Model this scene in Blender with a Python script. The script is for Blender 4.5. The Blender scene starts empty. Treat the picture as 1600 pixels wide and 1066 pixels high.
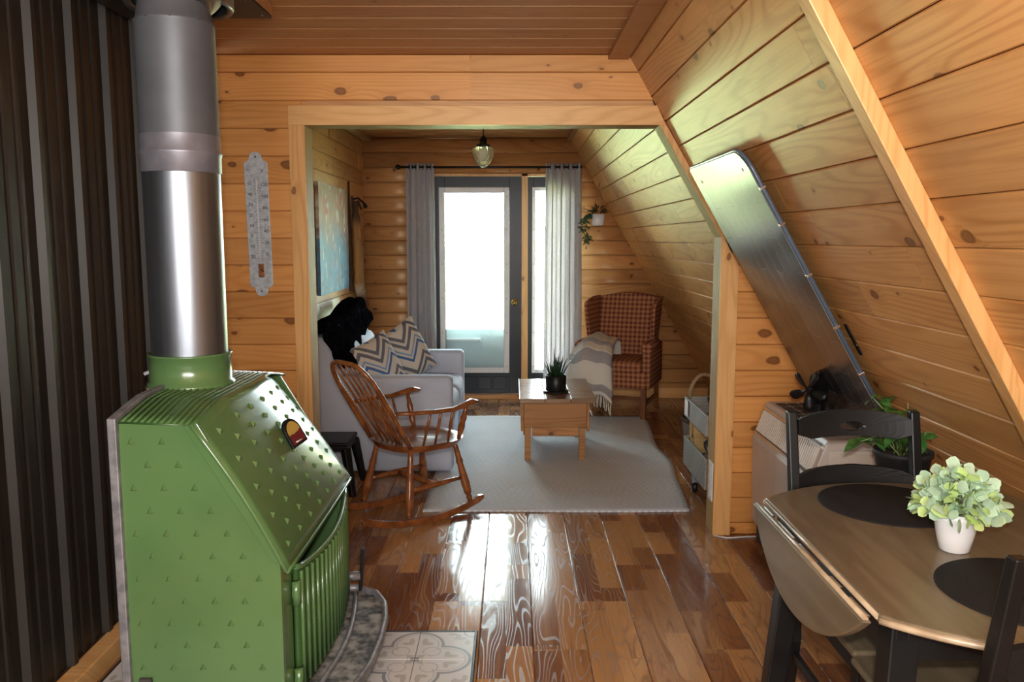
import bpy, math, random
from mathutils import Vector, Matrix, noise
R = math.radians
rnd = random.Random(7)
C = bpy.context.scene.collection
sc = bpy.context.scene

# ------------------------------------------------------------------ camera, sky, lights, exposure
cam = bpy.data.objects.new('camera', bpy.data.cameras.new('camera')); C.objects.link(cam)
cam.location = (0, 0, 1.49); cam.rotation_euler = (R(90 - 7.03), 0, 0)
cam.data.sensor_width = 36; cam.data.lens = 29.03; cam.data.clip_start = .05; cam.data.clip_end = 500
sc.camera = cam
sc.view_settings.view_transform = 'Standard'; sc.view_settings.look = 'None'
sc.view_settings.exposure = 0.55; sc.view_settings.gamma = 1; sc.view_settings.use_curve_mapping = False
w = bpy.data.worlds.new('sky'); sc.world = w; w.use_nodes = True
bg = w.node_tree.nodes['Background']; bg.inputs[0].default_value = (.86, .95, 1, 1); bg.inputs[1].default_value = 26
def area(name, loc, rot, sx, sy, power, col, portal=False, spread=180):
    l = bpy.data.lights.new(name, 'AREA'); l.shape = 'RECTANGLE'; l.size = sx; l.size_y = sy; l.energy = power; l.color = col
    l.spread = R(spread)
    if portal: l.cycles.is_portal = True
    o = bpy.data.objects.new(name, l); C.objects.link(o); o.location = loc; o.rotation_euler = rot; return o
area('sky_portal_door', (-.33, 7.95, 1.1), (R(-90), 0, 0), .60, 1.8, 1, (1, 1, 1), True)
area('sky_portal_sidelight', (.33, 7.95, 1.1), (R(-90), 0, 0), .34, 1.8, 1, (1, 1, 1), True)
area('kitchen_window_light', (-.25, -1.9, 1.75), (R(84), 0, 0), 1.8, 1.2, 80, (1, .975, .95))
fl = bpy.data.lights.new('camera_flash', 'AREA'); fl.shape = 'RECTANGLE'; fl.size = .09; fl.size_y = .05; fl.energy = 24; fl.color = (1, .95, .88)
flo = bpy.data.objects.new('camera_flash', fl); C.objects.link(flo); flo.location = (0.0, -.05, 1.62); flo.rotation_euler = (R(86), 0, 0)

# ------------------------------------------------------------------ node material helpers
class X:
    def __init__(s, nt, k): s.nt = nt; s.k = k
    def _m(s, op, *o, clamp=False):
        n = s.nt.nodes.new('ShaderNodeMath'); n.operation = op; n.use_clamp = clamp
        for i, a in enumerate((s,) + o):
            if isinstance(a, X): s.nt.links.new(a.k, n.inputs[i])
            else: n.inputs[i].default_value = a
        return X(s.nt, n.outputs[0])
    def __add__(s, o): return s._m('ADD', o)
    def __sub__(s, o): return s._m('SUBTRACT', o)
    def __mul__(s, o): return s._m('MULTIPLY', o)
    def __truediv__(s, o): return s._m('DIVIDE', o)
    __radd__ = __add__; __rmul__ = __mul__
    def frac(s): return s._m('FRACT')
    def floor(s): return s._m('FLOOR')
    def abs(s): return s._m('ABSOLUTE')
    def sqrt(s): return s._m('SQRT')
    def sin(s): return s._m('SINE')
    def min(s, o): return s._m('MINIMUM', o)
    def max(s, o): return s._m('MAXIMUM', o)
    def lt(s, o): return s._m('LESS_THAN', o)
    def gt(s, o): return s._m('GREATER_THAN', o)
    def pow(s, o): return s._m('POWER', o)
    def clamp(s): return s._m('ADD', 0.0, clamp=True)
    def step(s, a, b):           # smooth 0..1 between a and b
        n = s.nt.nodes.new('ShaderNodeMapRange'); n.interpolation_type = 'SMOOTHSTEP'
        s.nt.links.new(s.k, n.inputs[0]); n.inputs[1].default_value = a; n.inputs[2].default_value = b
        return X(s.nt, n.outputs[0])
class Mat:
    def __init__(m, name, rough=.5, metal=0., spec=.5, coat=0.):
        m.mat = bpy.data.materials.new(name); m.mat.use_nodes = True; m.nt = m.mat.node_tree
        m.b = m.nt.nodes['Principled BSDF']
        m.b.inputs['Roughness'].default_value = rough; m.b.inputs['Metallic'].default_value = metal
        m.b.inputs['Specular IOR Level'].default_value = spec; m.b.inputs['Coat Weight'].default_value = coat
        m.b.inputs['Coat Roughness'].default_value = .12
        m.tc = m.nt.nodes.new('ShaderNodeTexCoord')
    def link(m, a, b): m.nt.links.new(a.k if isinstance(a, X) else a, b)
    def obj(m): return m.tc.outputs['Object']
    def rand(m): return X(m.nt, m.nt.nodes.new('ShaderNodeObjectInfo').outputs['Random'])
    def xyz(m, v=None):
        n = m.nt.nodes.new('ShaderNodeSeparateXYZ'); m.link(v or m.obj(), n.inputs[0]); return [X(m.nt, o) for o in n.outputs]
    def comb(m, a, b, c=0.):
        n = m.nt.nodes.new('ShaderNodeCombineXYZ')
        for i, s in enumerate((a, b, c)):
            if isinstance(s, X): m.link(s, n.inputs[i])
            else: n.inputs[i].default_value = s
        return n.outputs[0]
    def scale(m, v, s, off=None):
        n = m.nt.nodes.new('ShaderNodeVectorMath'); n.operation = 'MULTIPLY'; m.link(v, n.inputs[0]); n.inputs[1].default_value = s; return n.outputs[0]
    def noise(m, v, s=5., d=3., rough=.5, dist=0.):
        n = m.nt.nodes.new('ShaderNodeTexNoise'); m.link(v, n.inputs['Vector']); n.inputs['Scale'].default_value = s
        n.inputs['Detail'].default_value = d; n.inputs['Roughness'].default_value = rough; n.inputs['Distortion'].default_value = dist
        return X(m.nt, n.outputs[0])
    def vor(m, v, s=5., dims='3D', feat='F1'):
        n = m.nt.nodes.new('ShaderNodeTexVoronoi'); n.voronoi_dimensions = dims; n.feature = feat; m.link(v, n.inputs['Vector']); n.inputs['Scale'].default_value = s
        return X(m.nt, n.outputs[0] if feat != 'F1' else n.outputs['Distance']), (n.outputs['Color'] if feat == 'F1' else None)
    def wave(m, v, s, dist, det=2., dsc=1., dirn='Y', prof='SIN'):
        n = m.nt.nodes.new('ShaderNodeTexWave'); n.bands_direction = dirn; n.wave_profile = prof; m.link(v, n.inputs['Vector']); n.inputs['Scale'].default_value = s
        n.inputs['Distortion'].default_value = dist; n.inputs['Detail'].default_value = det; n.inputs['Detail Scale'].default_value = dsc
        return X(m.nt, n.outputs['Fac'])
    def mix(m, f, a, b, mode='MIX'):
        n = m.nt.nodes.new('ShaderNodeMix'); n.data_type = 'RGBA'; n.blend_type = mode; n.clamp_factor = True
        if isinstance(f, X): m.link(f, n.inputs[0])
        else: n.inputs[0].default_value = f
        for s, i in ((a, 6), (b, 7)):
            if isinstance(s, tuple): n.inputs[i].default_value = (*s, 1)
            else: m.link(s, n.inputs[i])
        return n.outputs[2]
    def bump(m, h, strength=.3, dist=.002):
        n = m.nt.nodes.new('ShaderNodeBump'); n.inputs['Strength'].default_value = strength; n.inputs['Distance'].default_value = dist
        m.link(h, n.inputs['Height']); m.link(n.outputs[0], m.b.inputs['Normal'])
    def col(m, c):
        if isinstance(c, tuple): m.b.inputs['Base Color'].default_value = (*c, 1)
        else: m.link(c, m.b.inputs['Base Color'])
        return m.mat
def simple(name, c1, c2, rough=.5, metal=0., s=8., stretch=(1, 1, 1), bump=0., spec=.5, coat=0., det=3.):
    m = Mat(name, rough, metal, spec, coat)
    n = m.noise(m.scale(m.obj(), stretch), s, det)
    if bump: m.bump(n, bump)
    return m.col(m.mix(n.step(.32, .68), c1, c2))
def pine(name, light, mid, dark, knots=.5, rough=.3, val=.16, coat=.0, spec=.5, ks=1., tint=(1, .93, .72), vert=False):
    m = Mat(name, rough, 0, spec, coat); m.b.inputs['Specular Tint'].default_value = (*tint, 1)
    x, y, z = m.xyz(); r = m.rand()
    if vert: x, y, z = z, x, y
    y = y + z
    xo = x + r * 57.; yo = y + r * 23.
    wob = m.noise(m.comb(xo * 14., yo * 22.), 1., 2.) * .12
    d, kc = m.vor(m.comb(xo * 4.3 * ks + wob, yo * 7.2 * ks + wob), 1., '2D')
    kr = m.xyz(kc)[0]
    on = kr.gt(1 - knots)
    size = (kr - (1 - knots)) * (kr - (1 - knots)) * .42 + .028
    near = (d / size)
    core = (1 - near.step(.55, 1.0) if False else (near.step(1.15, .75))) * on
    halo = near.step(3.6, .9) * on
    warp = halo * .016
    cn = m.noise(m.comb(xo * .55, (yo + warp) * 5.5, r * 5.), 1., 1.) * 15. + (yo + warp) * 14.
    g1 = ((cn.frac() - .5).abs() * 2.).step(.35, 1.)
    g2 = m.noise(m.comb(xo * 2.2, yo * 120.), 1., 2.)
    t = m.noise(m.comb(xo * .8, yo * 3., r * 9.), 1., 2.)
    c = m.mix(g1 * .75 * (t.step(.3, .65) * .8 + .2), light, mid)
    pt = m.noise(m.comb(xo * 2.6, yo * 16.), 1., 2.)
    c = m.mix(pt.step(.55, .75) * .35, c, tuple(min(1, a * 1.25) for a in light))
    c = m.mix(pt.step(.42, .25) * .35, c, mid)
    c = m.mix(g2.step(.45, .75) * .35, c, mid)
    c = m.mix(t.step(.5, .8) * .35, c, mid)
    c = m.mix(halo * .45, c, mid)
    ring = near.step(.5, .8) * near.step(1.25, .95) * on
    c = m.mix(core * .8, c, dark)
    c = m.mix(ring * .35, c, (dark[0] * .35, dark[1] * .35, dark[2] * .35))
    v = (r * 7.31).frac() * val * 2 + (1 - val)
    c = m.mix(1.0, c, m.comb(v, v * (1 + 0), v), 'MULTIPLY')
    m.bump(g1 * .2 + g2 * .4 - core * .4, .10, .002)
    return m.col(c)
def painted(name, c, rough=.4, var=.12, **k): return simple(name, c, tuple(a * (1 - var) for a in c), rough, **k)

MT = {}
MT['pine_front'] = pine('pine_front', (.70, .325, .100), (.56, .225, .055), (.17, .05, .015), .58, .33, .12)
MT['pine_slope'] = pine('pine_slope', (.64, .325, .115), (.45, .185, .050), (.17, .055, .016), .42, .40, .13, ks=.8, spec=.36, tint=(1, .88, .5))
MT['pine_back'] = pine('pine_back', (.60, .31, .12), (.46, .20, .065), (.09, .03, .012), .42, .34, .13)
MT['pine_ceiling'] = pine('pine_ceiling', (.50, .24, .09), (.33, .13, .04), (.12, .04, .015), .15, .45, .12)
MT['pine_trim'] = pine('pine_trim', (.76, .43, .17), (.62, .31, .10), (.22, .08, .025), .25, .35, .06, ks=.7)
MT['pine_post'] = pine('pine_post', (.76, .43, .17), (.60, .29, .09), (.22, .08, .025), .4, .35, .06, ks=.8, vert=True)
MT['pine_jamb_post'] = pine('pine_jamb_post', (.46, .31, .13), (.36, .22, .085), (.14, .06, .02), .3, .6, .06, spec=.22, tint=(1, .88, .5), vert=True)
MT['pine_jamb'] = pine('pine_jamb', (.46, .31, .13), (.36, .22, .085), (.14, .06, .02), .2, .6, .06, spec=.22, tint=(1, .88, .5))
MT['pine_reflection'] = pine('pine_painted_reflection', (.72, .66, .55), (.55, .46, .34), (.14, .09, .05), .5, .45, .12)  # pale grey pine: reflected light painted into the board colour
MT['hardboard'] = simple('dark_backing', (.09, .04, .015), (.06, .025, .01), .8)

# laminate floor: each plank prints two rows of short strips
m = Mat('laminate_floor', .17, 0, .6)
x, y, z = m.xyz(); r = m.rand()
row = (y / .1).floor(); sx = x / .61 + row * .37 + r * 5.
cell = sx.floor()
wn = m.nt.nodes.new('ShaderNodeTexWhiteNoise'); m.link(m.comb(cell, row, (r * 91.).floor() + r * 17.), wn.inputs['Vector'])
cr = X(m.nt, wn.outputs['Value'])
xo = x + cr * 31. + r * 11.; yo = y + cr * 7.
cn = m.noise(m.comb(xo * 1.3, yo * 9.), 1., 1.) * 15. + yo * 12.
g = ((cn.frac() - .5).abs() * 2.)
g2 = m.noise(m.comb(xo * 3., yo * 90.), 1., 3.)
c = m.mix(cr.step(.1, .95), (.21, .08, .034), (.54, .28, .11))
c = m.mix(g.step(.55, 1.) * .40, c, (.09, .03, .012))
g3 = m.noise(m.comb(xo * 1.1, yo * 26.), 1., 2.); c = m.mix(g3.step(.5, .7) * .30, c, (.50, .25, .09)); c = m.mix(g3.step(.45, .3) * .35, c, (.11, .036, .015))
c = m.mix(g2.step(.5, .8) * .3, c, (.09, .03, .012))
edge = ((y / .1).frac() - .5).abs().gt(.492).max((sx.frac() - .5).abs().gt(.4975))
c = m.mix(edge * .35, c, (.05, .02, .01))
m.bump(g.step(.6, .9) * -.5, .07, .0005)
m.link(g.step(.6, .9) * .22 + .13, m.b.inputs['Roughness'])
MT['laminate'] = m.col(c)

MT['black_metal_wall'] = simple('dark_brown_sheet_metal', (.016, .013, .011), (.022, .018, .015), .45, .0, 3., spec=.38)
MT['stove_green'] = simple('green_enamel', (.078, .165, .058), (.100, .195, .068), .23, 0., 2.5, spec=.6, coat=.3)
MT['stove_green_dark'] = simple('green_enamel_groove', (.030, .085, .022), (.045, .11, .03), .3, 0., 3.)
MT['grey_iron'] = simple('worn_grey_iron', (.20, .20, .22), (.33, .33, .35), .5, .5, 30., bump=.2)
MT['sooty'] = simple('ash_covered_iron', (.045, .045, .05), (.34, .33, .31), .6, .2, 26., bump=.5, det=8.)
m = Mat('galvanised_pipe_matte', .5, .35); x, y, z = m.xyz()
n = m.noise(m.obj(), 5., 4.)
MT['pipe_matte'] = m.col(m.mix(n.step(.3, .7), (.105, .115, .13), (.14, .15, .165)))
m = Mat('stainless_pipe', .27, .95); n = m.noise(m.scale(m.obj(), (30, 30, 1.2)), 1., 3.); n2 = m.noise(m.obj(), 9., 4.)
m.link(n2 * .08 + .32, m.b.inputs['Roughness'])
MT['pipe_shiny'] = m.col(m.mix(n.step(.3, .7), (.24, .27, .31), (.33, .36, .40)))
MT['pipe_band'] = simple('pipe_joint_band', (.20, .20, .235), (.27, .27, .31), .45, .5, 12.)
MT['black'] = simple('black_satin_paint', (.006, .006, .0065), (.009, .009, .009), .4, 0, 6., spec=.35)
MT['black_matte'] = simple('black_matte', (.012, .012, .013), (.022, .021, .022), .7, 0, 20.)
MT['charcoal_door'] = simple('charcoal_door_paint', (.016, .022, .029), (.021, .028, .036), .36, 0, 3., spec=.35)
MT['white_plastic'] = painted('white_plastic', (.78, .79, .80), .35, .05)
MT['white_ceramic'] = painted('white_ceramic', (.86, .87, .88), .2, .03)
MT['brass'] = simple('brass', (.75, .55, .2), (.65, .45, .15), .2, 1., 12.)
MT['chrome'] = simple('chrome', (.7, .7, .72), (.6, .6, .62), .18, 1., 12.)
MT['rug'] = None
m = Mat('woven_grey_rug', .95, 0, .1); x, y, z = m.xyz()
zig = ((x / .28).frac() - .5).abs() * .22
n = m.noise(m.obj(), 60., 3.); n3 = m.noise(m.obj(), 2.2, 2.)
st = ((y + zig) / .030).frac(); st = (st - .5).abs() * 2.
c = m.mix((st + n * .5 - .25).step(.3, .7) * .8, (.48, .50, .54), (.74, .77, .82))
c = m.mix(n3.step(.35, .7) * .4, c, (.50, .49, .49))
m.bump(st + n, .7, .004); MT['rug'] = m.col(c)
m = Mat('cream_slipcover', .85, 0, .2); n = m.noise(m.obj(), 160., 2.); n2 = m.noise(m.obj(), 3., 2.)
m.bump(n * .3 + n2 * 3, .25, .004); MT['sofa'] = m.col(m.mix(n2.step(.3, .7), (.50, .54, .64), (.44, .475, .57)))
m = Mat('grey_linen_curtain', .9, 0, .1); x, y, z = m.xyz(); n = m.noise(m.scale(m.obj(), (60, 60, 300)), 1., 2.); n1 = m.noise(m.scale(m.obj(), (300, 300, 8)), 1., 2.)
c = m.mix((n + n1).step(.7, 1.3), (.56, .545, .56), (.74, .72, .735))
MT['curtain'] = m.col(c)
tr = m.nt.nodes.new('ShaderNodeBsdfTranslucent'); m.link(c, tr.inputs[0]); mx = m.nt.nodes.new('ShaderNodeMixShader'); mx.inputs[0].default_value = .42
m.link(m.b.outputs[0], mx.inputs[1]); m.link(tr.outputs[0], mx.inputs[2]); m.link(mx.outputs[0], m.nt.nodes['Material Output'].inputs[0])
def woodstain(name, a, b, rough=.3, s=1., axis=(1.5, 30, 30), coat=0.): return simple(name, a, b, rough, 0, 1.5 * s, axis, .05, .5, coat)
MT['rocker_wood'] = woodstain('dark_maple_stain', (.17, .052, .016), (.29, .10, .030), .25, 1., (12, 12, 12))
MT['crate_wood'] = pine('reclaimed_wood', (.42, .19, .065), (.26, .095, .030), (.05, .02, .01), .6, .45, .12)
MT['crate_top'] = pine('worn_tabletop', (.27, .16, .10), (.17, .09, .05), (.05, .02, .01), .3, .22, .12)
MT['leg_wood'] = woodstain('reddish_leg_wood', (.15, .05, .018), (.20, .07, .025), .3, 1., (20, 20, 3))
MT['grey_wood'] = pine('weathered_grey_wood', (.30, .29, .28), (.20, .19, .185), (.06, .05, .05), .3, .6, .1)
MT['table_wood'] = simple('olive_brown_tabletop', (.150, .114, .070), (.215, .168, .106), .28, 0, 1., (26, 3, 26), .03)
MT['table_edge'] = simple('worn_table_edge', (.36, .26, .16), (.50, .39, .26), .3, 0, 20.)
m = Mat('black_woven_placemat', .8, 0, .2); x, y, z = m.xyz(); rr = (x * x + y * y).sqrt()
ringv = ((rr * 230.).frac() - .5).abs() * 2.; n = m.noise(m.obj(), 260., 1.)
m.bump(ringv + n * .6, .6, .0012); MT['placemat'] = m.col(m.mix(ringv * .5 + n * .4, (.009, .009, .010), (.034, .032, .033)))
MT['heater'] = painted('warm_beige_enamel', (.60, .54, .50), .4, .06)
MT['heater_light'] = painted('beige_plastic', (.68, .61, .53), .4, .05)
MT['vent_dark'] = painted('dark_vent_mesh', (.06, .055, .05), .6, .3, s=200.)
MT['soil'] = simple('potting_soil', (.03, .015, .01), (.09, .05, .03), .9, 0, 60., bump=1.)
def leafm(name, a, b, rough=.4, s=25.):
    m = Mat(name, rough, 0, .4); n = m.noise(m.obj(), s, 2.)
    return m.col(m.mix(n.step(.35, .65), a, b))
MT['leaf_green'] = leafm('pothos_leaf', (.035, .12, .025), (.12, .28, .06))
MT['leaf_dark'] = leafm('dark_spiky_leaf', (.012, .035, .015), (.03, .075, .028))
MT['leaf_hang'] = leafm('trailing_leaf', (.05, .11, .05), (.11, .17, .07))
MT['leaf_pale'] = leafm('pale_mint_leaf', (.42, .58, .40), (.52, .72, .50), .6, 30.)
MT['leaf_lime'] = leafm('pale_lime_leaf', (.50, .66, .22), (.56, .72, .35), .6, 30.)
MT['stem'] = simple('green_stem', (.12, .18, .05), (.2, .25, .08), .6)
MT['rope'] = simple('rope', (.25, .16, .08), (.35, .24, .13), .9, s=80.)
MT['black_fur'] = simple('black_sheepskin', (.0015, .0015, .002), (.006, .0055, .007), 1., 0, 40., bump=1.2, spec=0.)
m = Mat('leaning_laminate_panel', .2, 0, .45); x, y, z = m.xyz()
bt = m.nt.nodes.new('ShaderNodeTexBrick'); m.link(m.comb(x, y), bt.inputs['Vector']); bt.inputs['Scale'].default_value = 1.; bt.inputs['Brick Width'].default_value = .30; bt.inputs['Row Height'].default_value = .105
bt.inputs['Mortar Size'].default_value = .0015; bt.inputs['Color1'].default_value = (.022, .022, .028, 1); bt.inputs['Color2'].default_value = (.085, .080, .082, 1); bt.inputs['Mortar'].default_value = (.16, .16, .17, 1)
n = m.noise(m.scale(m.obj(), (4, 60, 1)), 1., 2.); m.b.inputs['Roughness'].default_value = .2
MT['panel'] = m.col(bt.outputs[0])
MT['panel_edge'] = painted('blue_grey_edging', (.10, .14, .20), .25, .1)
MT['tin'] = simple('galvanised_tin', (.42, .46, .50), (.60, .64, .68), .4, .25, 60., det=6.)
MT['ink'] = painted('black_ink', (.02, .02, .025), .6)
MT['copper'] = simple('copper_bulb_guard', (.5, .2, .06), (.1, .04, .02), .4, .5, 120.)
MT['snow'] = painted('snow', (.86, .9, .94), .8, .03, s=.4)
MT['grass'] = simple('sunlit_grass', (.60, .66, .26), (.72, .74, .38), .9, s=1.5)
MT['storm'] = painted('white_storm_door', (.62, .74, .78), .35, .04)
MT['cloth_tag'] = painted('white_paper_tag', (.85, .85, .83), .7, .04)
m = Mat('window_glass', 0.0); 
gl = m.nt.nodes.new('ShaderNodeBsdfGlossy'); gl.inputs['Roughness'].default_value = .01; tp = m.nt.nodes.new('ShaderNodeBsdfTransparent'); tp.inputs[0].default_value = (.93, .96, .95, 1)
fr = m.nt.nodes.new('ShaderNodeFresnel'); fr.inputs[0].default_value = 1.45; mx = m.nt.nodes.new('ShaderNodeMixShader')
m.link(fr.outputs[0], mx.inputs[0]); m.link(tp.outputs[0], mx.inputs[1]); m.link(gl.outputs[0], mx.inputs[2]); m.link(mx.outputs[0], m.nt.nodes['Material Output'].inputs[0])
MT['glass'] = m.mat
m = Mat('ribbed_lamp_glass', .08, 0, .8); m.col((.80, .82, .62)); m.b.inputs['Transmission Weight'].default_value = .75; m.b.inputs['IOR'].default_value = 1.3
MT['lamp_glass'] = m.mat

# plaid upholstery
m = Mat('brown_check_upholstery', .9, 0, .15); x, y, z = m.xyz()
nx, ny, nz = m.xyz(m.tc.outputs['Normal'])
ax = nx.abs().gt(.72); az = nz.abs().gt(.72)
ca = x * (1 - ax if False else (ax * -1. + 1.)) + y * ax
cb = z * (az * -1. + 1.) + y * az
def bands(v, per): return ((v / per).frac() - .5).abs().gt(.27)
k1 = bands(ca, .040); k2 = bands(cb, .040)
n = m.noise(m.obj(), 90., 2.)
c = m.mix(((k1 + k2) * .5), (.44, .19, .085), (.13, .024, .018))
c = m.mix(n.step(.4, .7) * .25, c, (.30, .17, .09))
m.bump(n, .3, .002); MT['plaid'] = m.col(c)
# pillow: cream with zigzag bands
m = Mat('zigzag_cushion_cover', .9, 0, .1); x, y, z = m.xyz()
tri = ((x / .24).frac() - .5).abs() * .22
f = ((y + tri + 1.) / .25).frac()
dash = (((x + y) * 95.).frac()).gt(.2)
c = m.mix(f.gt(.12) * f.lt(.22), (.62, .57, .50), (.08, .16, .34))
c = m.mix(f.gt(.30) * f.lt(.36), c, (.20, .33, .52))
c = m.mix(f.gt(.50) * f.lt(.86) * dash * (f - .68).abs().gt(.05), c, (.045, .06, .11))
n = m.noise(m.obj(), 150., 2.); m.bump(n, .4, .002); MT['pillow'] = m.col(c)
# throw: stripes along the uv
m = Mat('striped_wool_throw', .95, 0, .1)
uu, vv, _ = m.xyz(m.tc.outputs['UV']); n = m.noise(m.obj(), 120., 3.); v2 = vv + m.noise(m.obj(), 6., 1.) * .03
s1 = v2.gt(.18) * v2.lt(.27); s2 = v2.gt(.46) * v2.lt(.53); s3 = v2.gt(.60) * v2.lt(.70); s4 = v2.gt(.86) * v2.lt(.95)
c = m.mix(v2.gt(.30) * v2.lt(.58), (.62, .59, .53), (.50, .41, .31))
c = m.mix(s1.max(s2).max(s3).max(s4), c, (.27, .25, .27)); c = m.mix(n * .4, c, (.66, .64, .60))
m.bump(n, .6, .003); MT['throw'] = m.col(c)
MT['fringe'] = painted('cream_wool_fringe', (.70, .66, .58), .95, .1)
# abstract painting
m = Mat('abstract_painting', .6, 0, .15); x, y, z = m.xyz()
n = m.noise(m.obj(), 3., 3.); up = (z + n * .35 - .17).step(-.12, .22)
c = m.mix(up, (.12, .29, .48), (.38, .22, .11))
a = m.noise(m.scale(m.obj(), (1, 13, 4)), 1., 3., .6, .6); b = m.noise(m.scale(m.obj(), (1, 9, 3.5)), 1.3, 2., .5, 1.2)
c = m.mix(a.step(.56, .66), c, (.62, .60, .52)); c = m.mix(b.step(.62, .68), c, (.48, .09, .04)); c = m.mix(a.step(.40, .30) * .6, c, (.42, .28, .12))
dd, _ = m.vor(m.scale(m.obj(), (1, 10, 5)), 1., feat='DISTANCE_TO_EDGE'); c = m.mix(dd.lt(.05) * .5, c, (.16, .17, .18))
MT['painting'] = m.col(c)
m = Mat('fox_fur', 1., 0, .1); x, y, z = m.xyz(); n = m.noise(m.scale(m.obj(), (40, 40, 12)), 1., 3.)
c = m.mix(n, (.30, .14, .045), (.50, .29, .12)); c = m.mix(z.step(.62, .74), c, (.10, .06, .04)); c = m.mix((z + n * .1).step(.24, .14), c, (.55, .46, .34))
c = m.mix(z.step(.12, .02), c, (.16, .07, .03)); m.bump(n, 1., .01); MT['fox'] = m.col(c)

# encaustic hearth tile: four of them meet in a quatrefoil
m = Mat('patterned_hearth_tile', .3, 0, .5); x, y, z = m.xyz(); u = x / .205; v = y / .205
def dist(a, b): return ((u - a) * (u - a) + (v - b) * (v - b)).sqrt()
sd = dist(.50, 0).min(dist(0, .50)) - .45
white = (.62, .60, .585)
c = m.mix(sd.abs().lt(.028), white, (.25, .255, .27))
c = m.mix((sd + .075).abs().lt(.012), c, (.45, .44, .44))
c = m.mix((dist(.27, .27) - .15).abs().lt(.012) * (u + v).gt(.34), c, (.40, .39, .39))
def blob(a, b, sx, sy): return (((u - a) / sx) * ((u - a) / sx) + ((v - b) / sy) * ((v - b) / sy)).lt(1.)
leaf = blob(.62, .12, .13, .05).max(blob(.12, .62, .05, .13)).max(blob(.55, .20, .05, .08)).max(blob(.20, .55, .08, .05)).max(blob(.10, .10, .05, .05)).max(blob(.74, .74, .12, .06)).max(blob(.70, .84, .05, .07)).max(blob(.88, .60, .05, .09)).max(blob(.60, .90, .09, .05))
c = m.mix(leaf, c, (.43, .40, .37))
c = m.mix((dist(1, 1) - .2).abs().lt(.014), c, (.30, .305, .32))
MT['tile'] = m.col(c)

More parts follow.
